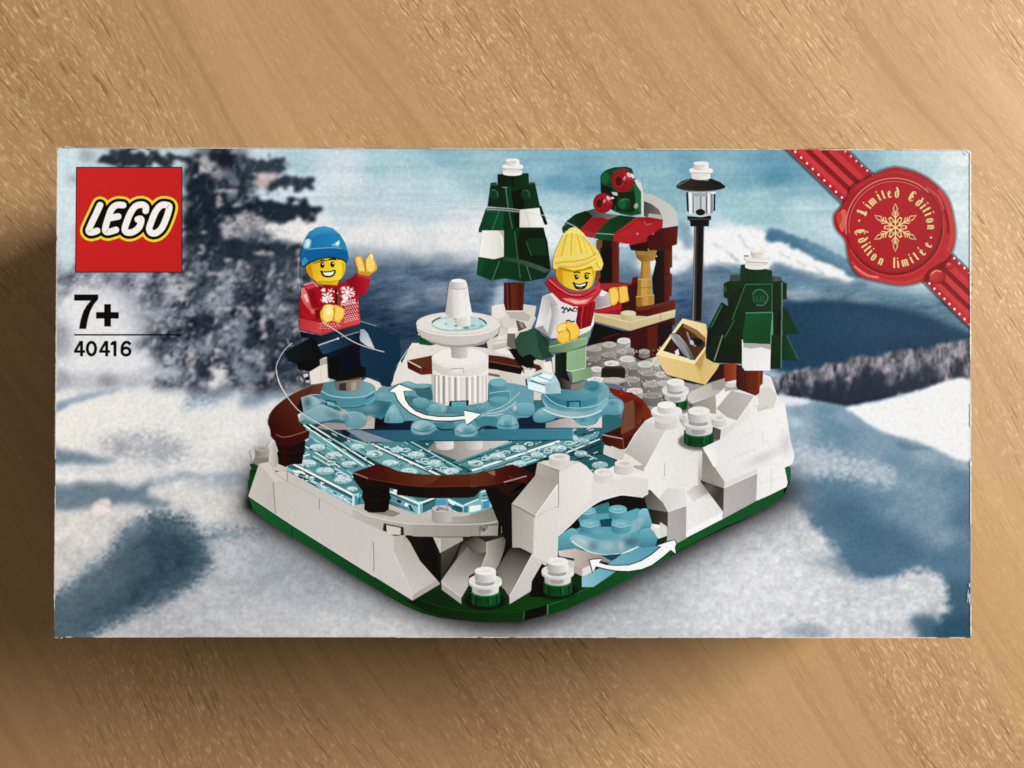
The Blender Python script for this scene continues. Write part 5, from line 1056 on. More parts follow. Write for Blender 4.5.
# ---- small snow cap on the left shoulder, then the long wall
S.dim = .90
pen(walls); crop(240, 370)
stud(175, 620, 58, 22, 60, 'b9b2a8', .72); ell(165, 705, 62, 24, 'aaa399'); poly('75,640 115,610 120,700 100,720', 'cfc8bd'); poly('110,690 230,690 235,740 150,764 110,730', '8f887d')
poly('240,600 275,560 300,700 290,764 235,764 225,700', ('g', 240, 650, 'd8d2c7', 300, 650, 'b2aaa0'))
crop(0, 0, 1)
poly('248.3,496 259,464 270,461.5 276,472 286,470.5 300,478 320,489 354,507.5 360,517 382,529.5 394,536 394,553 412.5,600.5 375,577 311,537 292,525', ('g', 255, 480, 'cfc8be', 395, 570, 'd6d0c6'))
poly('248.3,496 259,464 264,462.5 275,486 275.5,513', ('g', 250, 490, 'd2cbc0', 275, 490, 'c8c1b6')); poly('259,464 270,461.5 276,472 286,472 287,480 275,482', 'd9d2c8')
for a, b in (((273,482.5),(275.5,513.6)), ((286.8,470.5),(287.4,480.6)), ((319.3,499),(319.4,509)), ((353.6,507.3),(353.7,517.4)), ((373.3,542),(374,571.4))): line([a, b], .7, '857d72')
line('287,481 319,498 354,517.5 394,536', .5, 'bcb4a9'); line('270,462 276,474 288,482', .7, 'b3aba0'); line('248.5,496 292,525 311,537 375,577', .6, 'e7e1d7'); poly('394,553.6 400,545 406,537 436,577 440,584 412.5,600.5', ('g', 400, 590, 'd9d3c9', 425, 550, 'bdb6ac')); poly('394,536 406,535 401,546 394,553.6', 'c5beb3')
poly('412.5,595 440,578 440,584 412.5,600.5', 'b7b0a6'); line('394,553 412.5,596', .9, 'e9e4da')
# dark hollow under the round lip
crop(420, 500)
poly('-110,275 640,260 700,400 520,600 160,660 0,480', ('g', 0, 300, '16120f', 500, 500, '3a342e'))
poly('-110,280 110,285 165,650 30,480', ('g', -80, 300, '2b2622', 150, 560, '0d0a08')); poly('165,415 320,330 265,450 168,640', ('g', 170, 440, '57524c', 250, 520, '35302b')); poly('100,290 335,292 340,318 160,418', ('g', 120, 300, '8f8980', 300, 330, '6a645c')); poly('105,292 158,300 160,418', 'cbc5bb'); poly('158,297 335,295 340,318 160,416', 'b0aaa0'); line('159,300 159,416', .6, 'e1dcd3')
poly('440,282 525,330 525,415 480,540 385,600 380,670 325,765 170,650 165,640 290,460 340,320', ('g', 360, 320, '2b2723', 330, 640, 'c4beb4')); poly('345,330 440,285 525,335 525,412 420,420', ('g', 380, 330, '3a352f', 520, 400, '8b857b')); poly('170,648 325,764 325,820 170,705', 'b3aca2'); line('170,650 325,765', .8, 'e4dfd6'); line('325,765 380,670', .7, 'd5cfc5')
poly('525,330 662,288 690,350 640,480 600,545 480,545 525,415', ('g', 530, 450, 'bdb6ac', 680, 400, '5d564e')); line('526,332 526,415 480,540', .6, 'd9d3c9')
poly('640,150 725,60 730,380 690,440 610,545 660,400 680,300', '0d0906'); poly('625,30 735,-20 735,300 660,300 640,150', '120c09')
poly('720,365 890,420 705,765 650,680 600,560 680,420', ('g', 740, 380, '2c2722', 720, 680, 'a8a197')); poly('600,550 650,540 700,640 650,700', ('g', 600, 560, '756e65', 700, 650, '989187'))
poly('890,420 920,410 1024,470 960,560 900,640 870,720 705,820 705,765', ('g', 720, 740, 'd3cdc3', 940, 480, 'dbd5cb')); line('888,422 705,765', .9, 'efeae1')
poly('880,640 960,500 1060,560 1060,760 870,764', '070d08')
# round lip
crop(340, 480)
poly('105,200 180,190 390,190 600,270 720,240 900,250 1024,260 1024,350 700,358 450,332 230,285 105,225', ('g', 110, 210, 'c9c2b7', 1000, 320, 'cdc7bc')); poly('105,222 230,282 450,332 700,357 1024,352 1024,446 700,446 500,432 400,412 330,392 230,345 105,290', ('g', 110, 260, 'c6bfb4', 1000, 400, 'aca59b')); line('105,222 230,282 450,332 700,357 1024,352', .9, 'e2dcd2', s=1)
poly('190,230 390,230 480,262 420,290 250,262', '8e867c', a=.5)
poly('345,340 500,372 505,432 395,420 335,395', '2a2520'); poly('365,355 478,378 478,432 370,428', 'd9d3c8'); line('340,395 350,350 480,375 500,430', .6, '5d564d')
crop(420, 500)
poly('-60,140 100,150 250,130 350,130 600,60 640,150 560,178 400,192 200,193 0,193 -60,192', ('g', 0, 160, 'cbc5ba', 600, 150, '8d867c')); poly('-60,190 200,193 400,192 560,178 640,152 645,260 600,282 420,284 0,288 -60,285', ('g', 0, 240, 'b1aaa0', 620, 230, '9b948a')); line('-60,190 200,193 400,192 560,178 640,150', .9, 'dad4ca', s=1)
poly('470,205 600,190 640,195 640,275 600,285 470,275', '1c1713'); poly('478,205 575,200 615,195 612,282 475,278', ('g', 480, 240, 'b9b2a8', 610, 240, '9f988e')); poly('478,206 540,202 530,232 482,238', '8b847a'); ell(500, 235, 18, 16, '6e675e', a=.6)
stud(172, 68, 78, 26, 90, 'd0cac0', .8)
for i in range(16):
    a_ = random.Random(i); ell(172 + a_.uniform(-50, 50), 68 + a_.uniform(-16, 14), 9, 4, a_.choice(['3a352f', '5a544c', '8d867c']), n=6)
S.dim = 1.0
# ---- front bench
bench0 = pen(Film('printed_bench', label='printed curved brown bench at the front of the rink')); S.dim = .76
crop(0, 0, 1); poly('484,486 512,470 538,462 540,476 514,502 512,520 498,522', '0e0604')
crop(420, 430)
poly('600,450 720,430 850,420 740,520 735,760 620,760 600,600 640,560 632,490 600,470', ('g', 620, 480, '1d0a06', 700, 520, '090403'))
crop(340, 420)
poly('100,420 250,465 500,512 700,527 1024,522 1024,612 700,617 540,602 480,556 380,532 392,600 405,612 388,640 385,705 350,728 230,730 190,705 195,620 175,612 180,560 110,470', ('g', 110, 460, '3a160d', 1000, 580, '200a06'))
poly('160,525 390,530 395,590 405,612 388,640 385,705 350,728 230,730 190,705 195,620 172,610 185,560', ('g', 170, 620, '2a0f09', 390, 620, '1a0805')); poly('205,560 235,570 235,720 205,705', '35150d', a=.8, feather=1); poly('178,612 290,634 402,612 390,640 290,660 190,640', '120604'); line('182,608 290,630 398,608', .7, '4a2014', s=1); poly('325,560 342,560 338,720 322,725', '321209', a=.7, feather=1)
crop(420, 430)
poly('-180,470 200,450 430,448 600,430 640,470 600,455 480,470 430,528 200,532 0,530 -180,512', ('g', -180, 500, '2b0d07', 600, 460, '3a130a'))
poly('598,430 840,430 900,342 740,520 690,520 640,492', ('g', 600, 450, '4d180e', 880, 380, '2d0d07'))
crop(340, 420)
poly('100,413 290,348 355,360 450,400 600,424 800,434 1024,426 1060,424 1060,518 1024,522 700,527 500,512 250,465', ('g', 120, 410, '5a2314', 900, 470, '7d3c20')); poly('340,372 450,402 600,425 800,435 720,500 640,522 500,510 390,490', ('g', 400, 440, '6d2f1a', 760, 460, '8d4a2c')); line('102,414 220,460', 1.1, 'c79a80'); line('220,460 500,510 700,526 1024,521', .6, '8d4e33', s=1)
crop(420, 430)
poly('400,350 430,345 580,310 730,270 902,342 840,425 700,405 600,432 500,442 400,446', ('g', 440, 400, '84442a', 820, 370, '5b1d11')); poly('590,308 730,270 902,342 850,360 700,405 600,430 580,350', ('g', 600, 380, '702b1a', 880, 350, '4e170d')); poly('530,330 590,320 592,360 560,350', 'b08a6a'); line('660,412 840,362', 1.2, 'd9b7a2'); line('700,360 740,390', .7, '9a5a40')
S.dim = 1.0
# ---- arch and pillar
S.dim = .94; pen(walls); crop(520, 460)
poly('300,590 400,510 500,410 600,340 700,295 800,276 900,282 970,296 1110,380 1200,450 1180,560 1000,560 780,764 300,764', '0b0908')
S.dim = 1.0; pool = pen(Film('cog_wheel', gears, 'light blue water wheel under the arch')); crop(540, 490)
poly('145,360 330,290 300,230 420,140 540,95 550,150 690,170 760,145 850,165 882,215 875,290 920,350 915,430 800,462 640,500 560,510 450,505 380,470 280,460 145,478', ('g', 150, 400, '4f9fb9', 880, 250, '5fb0c9'))
poly('430,130 540,95 550,180 450,190', '3a7f98'); poly('470,235 570,220 560,290 480,290', '1f4f68')
lobe('145,362 200,325 255,300 300,330 330,380 300,450 240,470 145,478', '68b0c8', '438fab'); gleam(190, 420, 50, 40, '7fbfd4', .5)
lobe('770,185 800,150 850,152 882,215 872,285 810,300 770,260', '7cbdd2', '4f9db8'); gleam(800, 240, 30, 40, 'b9dde8', .6)
lobe('790,320 850,298 905,320 922,380 905,440 840,462 790,440 760,400', '66aec6', '3b84a2'); gleam(880, 350, 24, 30, '8fcadb', .6)
poly('235,380 290,352 350,360 440,385 520,398 620,388 700,350 760,350 800,400 760,450 680,480 600,508 520,512 440,500 350,465 280,440', ('g', 260, 400, '8fbccb', 780, 420, '5f9fb8'), s=1)
gleam(330, 405, 80, 40, 'cfdde0', .8, 20); gleam(420, 440, 40, 40, '6f92a3', .7); gleam(540, 440, 80, 50, 'b5d8e2', .8); gleam(720, 410, 70, 40, '4f809a', .8); gleam(640, 440, 30, 50, 'd5e8ee', .6); gleam(660, 360, 60, 26, '9fcfdd', .6)
line('250,400 350,468 440,502 540,512 620,500', 1.1, 'dcecf0', s=1, a=.9); poly('700,260 780,215 812,225 790,300 720,335 650,365', 'a7d3e0', a=.5)
for u, v, ru in ((370,160,66),(612,150,72),(390,262,76),(640,262,78)):
    drum(u, v, ru, 32, 52, '6fb5cb', '3f88a6', '62abc6'); line([(u - ru * .9, v + 12), (u, v + 32), (u + ru * .9, v + 12)], .6, 'a9d7e3', s=1)
    for j in range(5): line([(u - 36 + j * 16, v - 10), (u - 30 + j * 16, v + 12)], .6, 'a9d3df')
ell(470, 330, 50, 20, '7fc0d5', a=.6)
pen(walls)
poly('145,480 280,460 440,505 520,512 640,500 545,575 480,560 400,580 390,600 335,625 265,590 270,540 150,520', ('g', 150, 520, 'cbbfb4', 500, 530, '8f8278')); poly('272,590 340,620 332,680 268,650', 'a79e94'); poly('335,620 400,588 410,650 332,682', 'd9d0c6'); poly('145,530 270,560 272,600 265,650 145,640', 'c3bab0')
poly('880,265 1000,285 1000,360 930,385 900,330 870,300', 'd6d1ca'); poly('900,270 1000,290 990,300 900,300', 'e8e4dd'); poly('640,500 780,440 770,452 650,512', 'efe9e2')
strip = pen(Film('water_strip', gears)); poly('480,515 640,505 780,460 920,440 1000,400 1000,300 1024,300 1024,440 860,560 700,610 500,640 330,764 330,685 420,640 560,570', ('g', 350, 720, '7fbad2', 950, 430, '4f9dbd')); poly('480,515 640,505 600,540 560,560', '1f5068')
poly('330,690 460,620 600,640 420,764 330,764', ('g', 340, 720, '8cc4d8', 560, 650, '63a9c6'))
S.dim = .95; pen(walls); crop(540, 490)
poly('800,-5 870,0 1008,142 1008,175 848,148 815,40', ('g', 820, 20, '4a4641', 1000, 160, '8a857d')); poly('848,148 1005,175 1000,290 880,252', ('g', 850, 160, '26231f', 1000, 260, '4f4a44'))
crop(660, 440, 6.827)
poly('0,395 50,330 170,330 182,445 56,492', ('g', 20, 400, 'd3cfc8', 170, 420, 'e3e0da')); poly('54,490 180,448 178,672 95,716 48,690 52,600', ('g', 60, 600, 'b3aea9', 178, 560, 'a8a29d')); line('54,490 182,446', .7, 'f1eee9'); poly('0,560 48,590 48,650 0,655', 'd9d4cd')
crop(520, 460)
poly('120,440 300,190 310,90 470,20 580,108 740,170 890,130 1000,190 970,298 900,284 800,277 700,294 600,340 500,410 400,510 300,598 298,764 290,830 100,764 110,460', ('g', 130, 600, 'd9d3ca', 900, 200, 'e2ddd5'))
poly('310,90 470,15 520,45 580,108 560,300 400,480 305,560 300,380', ('g', 320, 300, 'ded8cf', 560, 200, 'e6e1d9')); poly('560,110 740,150 890,130 1010,150 1010,270 960,296 800,276 640,320', ('g', 600, 200, 'e2dcd4', 1000, 230, 'dcd7cf'))
poly('140,20 250,-5 470,10 330,92 300,80', 'd6cfc5'); poly('138,20 310,90 300,192 180,150 120,120', ('g', 150, 60, 'b3aba1', 300, 150, 'a39b91'))
poly('130,110 300,190 120,440 0,372 -65,345', ('g', 260, 200, 'a49c92', 20, 370, 'c1bab0')); poly('300,190 300,368 270,375 122,445', ('g', 290, 260, 'e3ddd4', 140, 430, 'd5cec4')); line('304,100 304,372', .9, '9a9288'); line('270,372 304,372', .6, 'a39b91'); line('122,442 298,190', 1.0, 'efe9e0')
poly('-65,345 0,372 120,440 110,745 0,690 -60,690', ('g', -60, 500, 'a39b91', 110, 560, 'b9b1a7')); line('-65,352 0,380 118,448', .7, '6d655b'); line('118,452 262,382', .6, 'c8c1b7'); line('113,455 108,745', .7, 'e6e0d7')
line('300,598 400,510 500,410 600,340 700,294 800,276 900,282', .8, 'f3efe8', s=1)
stud(310, -25, 82, 28, 50, 'e2dcd3', .86); stud(660, 95, 78, 30, 60, 'e6e0d8', .9); stud(820, 25, 74, 28, 62, 'e2dcd4', .86); poly('895,45 980,40 978,85 920,65', 'b2aba1')
ell(672, 105, 30, 12, 'ecdcd2')
S.dim = 1.0
# ---- snow capped bushes
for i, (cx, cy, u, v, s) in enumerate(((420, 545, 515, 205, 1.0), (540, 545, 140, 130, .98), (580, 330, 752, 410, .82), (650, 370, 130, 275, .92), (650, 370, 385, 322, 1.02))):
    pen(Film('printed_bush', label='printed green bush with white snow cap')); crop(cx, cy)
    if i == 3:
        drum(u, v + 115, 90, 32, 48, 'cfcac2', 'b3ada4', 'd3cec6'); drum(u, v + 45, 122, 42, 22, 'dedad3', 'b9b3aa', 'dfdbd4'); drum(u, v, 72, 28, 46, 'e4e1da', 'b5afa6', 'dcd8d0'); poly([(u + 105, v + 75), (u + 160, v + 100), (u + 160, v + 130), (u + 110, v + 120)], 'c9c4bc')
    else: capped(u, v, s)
pen(walls); crop(650, 370); stud(545, 375, 60, 26, 50, 'd9d5cd', .8); stud(265, 372, 30, 18, 30, 'cfcac2', .8); poly('505,450 560,470 552,550 500,535', '5d574f'); poly('415,612 555,545 560,560 520,764 500,764', ('g', 430, 620, 'e6e3dd', 560, 560, 'd9d5ce'))

# ---- arrows and motion lines
arrows = Film('printed_arrow', label='printed white double headed arrow below the fountain'); pen(arrows); crop(390, 350)
def arrow(outline, o, fill):
    p = pts(outline); a, b, c = S.x0, S.y0, S.k; S.x0 = S.y0 = 0; S.k = 1
    line(p, o, '0d1626', closed=True); add_raw(p, fill); S.x0, S.y0, S.k = a, b, c
arrow('-5,325 72,272 190,318 105,322 118,390 150,440 200,482 280,514 380,528 500,528 588,520 584,478 716,506 604,588 590,544 480,556 360,554 250,536 160,492 100,440 62,390 40,336', 2.2, ('g', 0, 300, 'd9dcdf', 716, 506, 'f1f2f2'))
pen(Film('printed_arrow', label='printed white double headed arrow by the water wheel')); crop(540, 490)
arrow('392,552 488,542 462,572 520,592 600,598 700,594 800,560 880,510 958,446 920,440 1020,406 1060,395 1072,425 1062,450 1068,500 1030,470 960,530 880,590 800,622 700,638 600,634 520,620 440,600 418,650', 2.0, ('g', 420, 560, 'dfe3e8', 1040, 430, 'f3f3ef'))
crop(0, 0, 1)
pen(Film('printed_swirl', label='thin white printed motion line')); line('286.5,395.2 280.2,383.8 276.3,371 277.6,362.2 284,350.8 292,343', 0.65, 'dfe3e4', s=1, a=0.72)
pen(Film('printed_swirl', label='thin white printed motion line')); line('276.5,370 279,382.7 288,398 301.9,413.2 323.5,425.9 346.3,437.3 368,445', 0.72, 'eef1f1', s=1, a=0.77)
pen(Film('printed_swirl', label='thin white printed motion line')); line('322,322 336,330.5 351.3,340.6 366.5,347 384.3,352', 0.79, 'e6e9ea', s=1, a=0.72)
pen(Film('printed_swirl', label='thin white printed motion line')); line('319,399 340,408 352,418', 0.58, 'dfeaee', s=1, a=0.51)
pen(Film('printed_swirl', label='thin white printed motion line')); line('357,224 375,217 402,211 430,207.4 453,206 486,207.2 520,210 560,220 578,228', 0.65, 'f1f4f4', s=1, a=0.51)
pen(Film('printed_swirl', label='thin white printed motion line')); line('470,208 500,210 520,212', 0.86, 'cfd9d6', s=1, a=0.42)
pen(Film('printed_swirl', label='thin white printed motion line')); line('299,258 298,275 300,290', 0.50, 'cfd8dd', s=1, a=0.42)
pen(Film('printed_swirl', label='thin white printed motion line')); line('487,412 505,405 520,392', 0.65, 'e9f3f5', s=1, a=0.59)

# ---- brand square
emblem = Film('brand_emblem', label='red square with white italic lettering edged black and yellow'); pen(Film('square', emblem)); crop(0, 0, 1)
poly('76,166.8 182.4,166.8 182.4,272.6 75,272.6', '1a0a0a'); poly('77,167.8 181.5,167.8 181.5,271.7 76,271.7', ('g', 77, 168, 'cb2a2a', 181, 271, 'c42525'))
pen(Film('lettering', emblem)); crop(72, 180, 8.828)
GL = {'L': [['248,222 225,272 200,325 174,380 152,430 148,452 166,463 194,459 222,448']],
      'E': [['452,222 395,222 350,258 318,340 294,430 312,460 388,440'], ['345,334 408,322']],
      'G': [['650,272 652,238 620,218 565,230 520,285 480,380 466,440 492,464 540,458 590,420 612,360 602,342 580,348']],
      'O': [['840,222 790,222 740,275 700,370 682,430 700,466 745,466 795,420 835,330 856,262 858,232']]}
def letters(w, c):
    for ch, strokes in GL.items():
        for (q,) in strokes:
            line(q, w, c, s=1, closed=(ch == 'O'), caps=(ch != 'O'))
letters(17.2, 'f6d02c'); letters(12.6, '0c0a0a')
poly('235,240 850,240 760,450 140,450', '0c0a0a')
letters(6.4, 'f6f4f0')

# ---- age mark, rule and number
pen(Film('age_mark', label='bold black 7+')); crop(62, 285)
poly('95,74 286,74 286,112 250,155 224,205 205,265 190,346 134,346 146,275 168,205 195,160 225,124 95,124', '0d0c0c'); poly('332,150 386,150 386,213 448,213 448,265 386,265 386,328 332,328 332,265 268,265 268,213 332,213', '0d0c0c')
pen(Film('rule_line')); poly('95,386 940,386 940,399 95,399', '14161c')
pen(Film('item_number', label='black number 40416'))
def four(u):
    line([(u + 62, 440), (u + 62, 562)], 3.1, '0d0c0c'); line([(u + 2, 524), (u + 90, 524)], 2.7, '0d0c0c'); line([(u + 56, 446), (u + 12, 520)], 2.7, '0d0c0c'); poly([(u + 40, 440), (u + 74, 440), (u + 60, 470)], '0d0c0c')
four(92); line([(232 + 33 * math.cos(t), 501 + 50 * math.sin(t)) for t in np.linspace(0, 2 * math.pi, 30)[:-1]], 3.1, '0d0c0c', closed=True)
four(290); poly('404,440 430,440 430,562 405,562 405,474 382,474 382,456', '0d0c0c')
line([(504 + 32 * math.cos(t), 524 + 29 * math.sin(t)) for t in np.linspace(0, 2 * math.pi, 26)[:-1]], 3.0, '0d0c0c', closed=True); line('540,470 520,452 495,454 476,480 472,525', 3.0, '0d0c0c', s=1)

# ---- ribbon and wax seal
rib = Film('ribbon', label='red striped ribbon printed across the top right corner'); crop(780, 145, 4.041)
pen(Film('shade', rib)); poly('20,19 272,19 400,140 250,240', '10222c', a=.5, feather=3); poly('570,550 700,440 772,511 772,751', '10222c', a=.5, feather=2)
pen(Film('band', rib))
poly('30,19 268,19 400,143 275,250', ('g', 60, 20, 'c7232b', 300, 200, 'b81d26')); poly('575,545 690,440 772,516 772,742', ('g', 600, 520, 'a91820', 770, 650, 'cc2a2f'))
for k, w, c in ((.20, 5, 'd63a3c'), (.34, 4.5, '8e1219'), (.47, 6, 'd83d3e'), (.60, 5, '8e1219'), (.74, 6, 'd4373a')):
    a0 = (31 + 237 * k, 20); b0 = (275 + 125 * k, 250 - 107 * k); line([a0, b0], w, c, a=.9)
    a1 = (575 + 115 * k, 545 - 105 * k); b1 = (770.5, 738 - 222 * k); line([a1, b1], w, c, a=.9)
for (x1, y1), (x2, y2), n in (((62, 28), (250, 212), 9), ((264, 26), (374, 124), 6), ((604, 560), (766, 724), 9), ((704, 458), (766, 517), 4)):
    for i in range(n):
        t = i / (n - 1); ell(x1 + (x2 - x1) * t, y1 + (y2 - y1) * t, 4.2, 5, 'f3e6dd', n=8)
line('46,20 262,232', .7, '8f141c'); line('257,20 385,138', .7, '8f141c')
seal = Film('wax_seal', label='red wax seal with gold lettering and snowflake'); blob_ = '440,95 480,92 560,115 630,160 680,220 702,300 708,370 690,440 650,482 590,542 500,566 400,552 315,525 278,460 264,385 228,340 218,290 245,250 272,215 290,170 350,135 400,110'
pen(Film('wax', seal)); poly(blob_, '2a1418', s=1, a=.55, feather=3.0)
poly(blob_, ('g', 250, 150, 'a81922', 690, 520, 'c4262d'), s=1)
poly('232,300 250,262 268,270 262,330 250,350', 'dd5c4e', s=1); poly('228,292 240,270 252,290 240,325', 'c83a36', s=1)
line('300,180 360,142 440,112 520,118 590,150 640,190', 3.0, 'c23038', s=1, a=.8); line('640,180 672,230 694,310 696,370 680,430', 4.0, 'd9473f', s=1, a=.8); line('656,230 676,300 680,360', 2.0, '8c121a', s=1, a=.7)
line('290,470 330,520 410,545 500,556 580,532', 3.0, 'd2403c', s=1, a=.8); line('300,490 350,525 400,535', 2.2, 'ee8d78', s=1, a=.7); line('590,170 640,210 662,260', 2.0, 'e2605a', s=1, a=.6); poly('575,545 600,505 640,480 690,455 660,500 610,535', '8a1119', a=.7)
ell(462, 330, 199, 199, '8d1119'); ell(463, 331, 193, 193, ('g', 330, 180, 'b21d27', 600, 480, 'a3161f')); line([(462 + 196 * math.cos(t), 330 + 196 * math.sin(t)) for t in np.linspace(math.pi * .95, math.pi * 1.75, 24)], 1.0, 'e07f70'); line([(462 + 183 * math.cos(t), 330 + 183 * math.sin(t)) for t in np.linspace(math.pi * .95, math.pi * 1.7, 24)], .8, 'd45f56'); line([(462 + 190 * math.cos(t), 330 + 190 * math.sin(t)) for t in np.linspace(0, math.pi * .8, 24)], 1.2, '6d0a12'); line([(462 + 200 * math.cos(t), 330 + 200 * math.sin(t)) for t in np.linspace(-.2, math.pi * .85, 26)], 1.2, 'cf3a3a')
ell(463, 333, 176, 176, ('g', 340, 230, 'b81f28', 600, 440, 'ae1a23'))
ell(637, 532, 33, 29, '7c0d15'); ell(635, 530, 31, 27, ('g', 610, 510, 'd5413f', 660, 550, 'a81920')); line('612,522 630,508 650,512', 1.0, 'ee8f7d', s=1); ell(686, 487, 16, 16, '7c0d15'); ell(685, 486, 14, 14, 'c02a2f'); ell(681, 481, 5, 4, 'e88472')
GOLD, DARK = 'e9cf8a', '6b4212'
pen(Film('snowflake', seal)); crop(895.4, 227.4, 1)
for k in range(6):
    th = math.radians(60 * k); dx, dy = math.sin(th), -math.cos(th); nx, ny = dy, -dx
    def q(r, s): return (dx * r + nx * s, dy * r + ny * s)
    line([q(0, 0), q(15, 0)], 1.1, GOLD)
    line([q(15, 0), q(18.5, 2.2), q(24, 0), q(18.5, -2.2)], .9, GOLD, closed=True); line([q(17, 0), q(20.5, 0)], .8, DARK)
    for s_ in (1, -1):
        line([q(5, 0), q(9, 3.6 * s_)], .9, GOLD); line([q(9.5, 0), q(14, 3.6 * s_)], .9, GOLD); line([q(13, 0), q(16, 2.8 * s_)], .8, GOLD)
        ell(*q(9.6, 4.6 * s_), .95, .95, GOLD, n=8)
    th2 = th + math.radians(30); ex, ey = math.sin(th2), -math.cos(th2); line([(dx * 4.2, dy * 4.2), (ex * 7, ey * 7), (math.sin(th2 + math.radians(30)) * 4.2, -math.cos(th2 + math.radians(30)) * 4.2)], .8, GOLD)
pen(Film('seal_lettering', seal, 'gold blackletter wording round the seal'))
BL = {'i': (2.6, ['T .5,0 .5,1', 't .2,1 .5,1.08', 't .5,0 .85,.08', 'd .5,1.45']), 'l': (2.4, ['T .5,0 .5,1.6', 't .2,1.55 .5,1.62', 't .5,0 .9,.08']),
      'm': (6.4, ['T .14,0 .14,1', 'T .5,0 .5,.95', 'T .86,0 .86,.95', 't .14,.8 .34,1.03 .5,.9', 't .5,.8 .7,1.03 .86,.9', 't .86,0 .98,.08']), 'n': (4.4, ['T .2,0 .2,1', 'T .75,0 .75,.95', 't .2,.78 .5,1.04 .75,.9', 't .75,0 .95,.08']),
      't': (3.0, ['T .45,.05 .45,1.35', 't .1,.98 .85,.98', 't .45,.03 .85,.15']), 'e': (3.6, ['T .2,.1 .2,.9', 't .2,.9 .55,1.05 .82,.8 .2,.45', 't .2,.08 .5,-.02 .9,.18']), 'é': (3.6, ['T .2,.1 .2,.9', 't .2,.9 .55,1.05 .82,.8 .2,.45', 't .2,.08 .5,-.02 .9,.18', 't .4,1.3 .75,1.6']),
      'd': (4.2, ['T .2,.1 .2,.85', 't .2,.85 .5,1.02 .8,.85', 'T .8,.1 .8,1.0', 'T .8,1.0 .35,1.55', 't .2,.08 .5,-.04 .8,.08']), 'o': (4.0, ['T .2,.1 .2,.9', 'T .8,.1 .8,.9', 't .2,.9 .5,1.06 .8,.9', 't .2,.1 .5,-.06 .8,.1']),
      'L': (5.0, ['T .35,.1 .35,1.5', 't .1,1.35 .35,1.55 .65,1.4', 'T .05,.1 .5,.05 .98,.25', 't .6,.3 .6,1.2']), 'E': (5.4, ['T .3,.1 .2,.75 .35,1.45', 't .35,1.45 .7,1.6 .98,1.35', 'T .3,.75 .8,.8', 't .3,.08 .65,-.05 1,.25', 't .55,.2 .55,1.35', 't .75,.85 .85,.6']), 'É': (5.4, ['T .3,.1 .2,.75 .35,1.45', 't .35,1.45 .7,1.6 .98,1.35', 'T .3,.75 .8,.8', 't .3,.08 .65,-.05 1,.25', 't .55,.2 .55,1.35', 't .5,1.75 .85,2.05'])}
def glyph(ch, x, y, flip):
    w, st = BL[ch]; cx, cy = 895.0, 227.3; ang = math.atan2(y - cy, x - cx); r = math.hypot(x - cx, y - cy)
    if not flip: up = (math.cos(ang), math.sin(ang)); rt = (-up[1], up[0])
    else: up = (-math.cos(ang), -math.sin(ang)); rt = (-up[1], up[0])
    X = 6.4
    def m(u, v): return (x + rt[0] * (u - .5) * w + up[0] * (v - .72) * X, y + rt[1] * (u - .5) * w + up[1] * (v - .72) * X)
    for pas, c in ((0, DARK), (1, GOLD)):
        o = .45 if pas == 0 else 0
        for s_ in st:
            k, *pp = s_.split(' '); P = [m(*[float(z) for z in q_.split(',')]) for q_ in pp]; P = [(a + o, b + o) for a, b in P]
            if k == 'd': ell(P[0][0], P[0][1], .75, .75, c, n=8)
            else: line(P, 1.55 if k == 'T' else .9, c)
crop(0, 0, 1)
for ch, x, y in (('L',862.2,212.2),('i',867.2,205.6),('m',871.8,201.0),('i',878.4,196.2),('t',883.3,194.4),('e',889.4,193.0),('d',897.0,192.6),('E',911.8,196.4),('d',919.6,202.0),('i',924.0,205.8),('t',926.8,209.6),('i',929.2,213.8),('o',931.0,220.2),('n',932.0,227.2)): glyph(ch, x, y, False)
for ch, x, y in (('É',859.8,231.8),('d',863.0,239.8),('i',865.6,245.0),('t',867.8,248.6),('i',870.4,252.0),('o',874.6,256.0),('n',881.4,260.4),('l',894.2,263.2),('i',898.0,263.0),('m',904.6,261.6),('i',911.0,258.8),('t',915.8,256.0),('é',921.6,251.4),('e',927.4,244.4)): glyph(ch, x, y, True)
for x, y in ((859.2, 220.6), (931.0, 237.6)): poly([(x, y - 1.3), (x + 1.2, y), (x, y + 1.3), (x - 1.2, y)], GOLD)
# ----------------------------------------------------------------- assemble the carton
root = bpy.data.objects.new('product_box', None)
root.empty_display_size = 0.05
COL.objects.link(root)
root['label'] = 'printed cardboard toy box lying flat on the oak tabletop, snowy scene on its front'
root['category'] = 'box'

CX = [(56.6, 147.0), (971.4, 149.2), (971.8, 638.6), (53.4, 638.0)]      # corners of the front, as seen

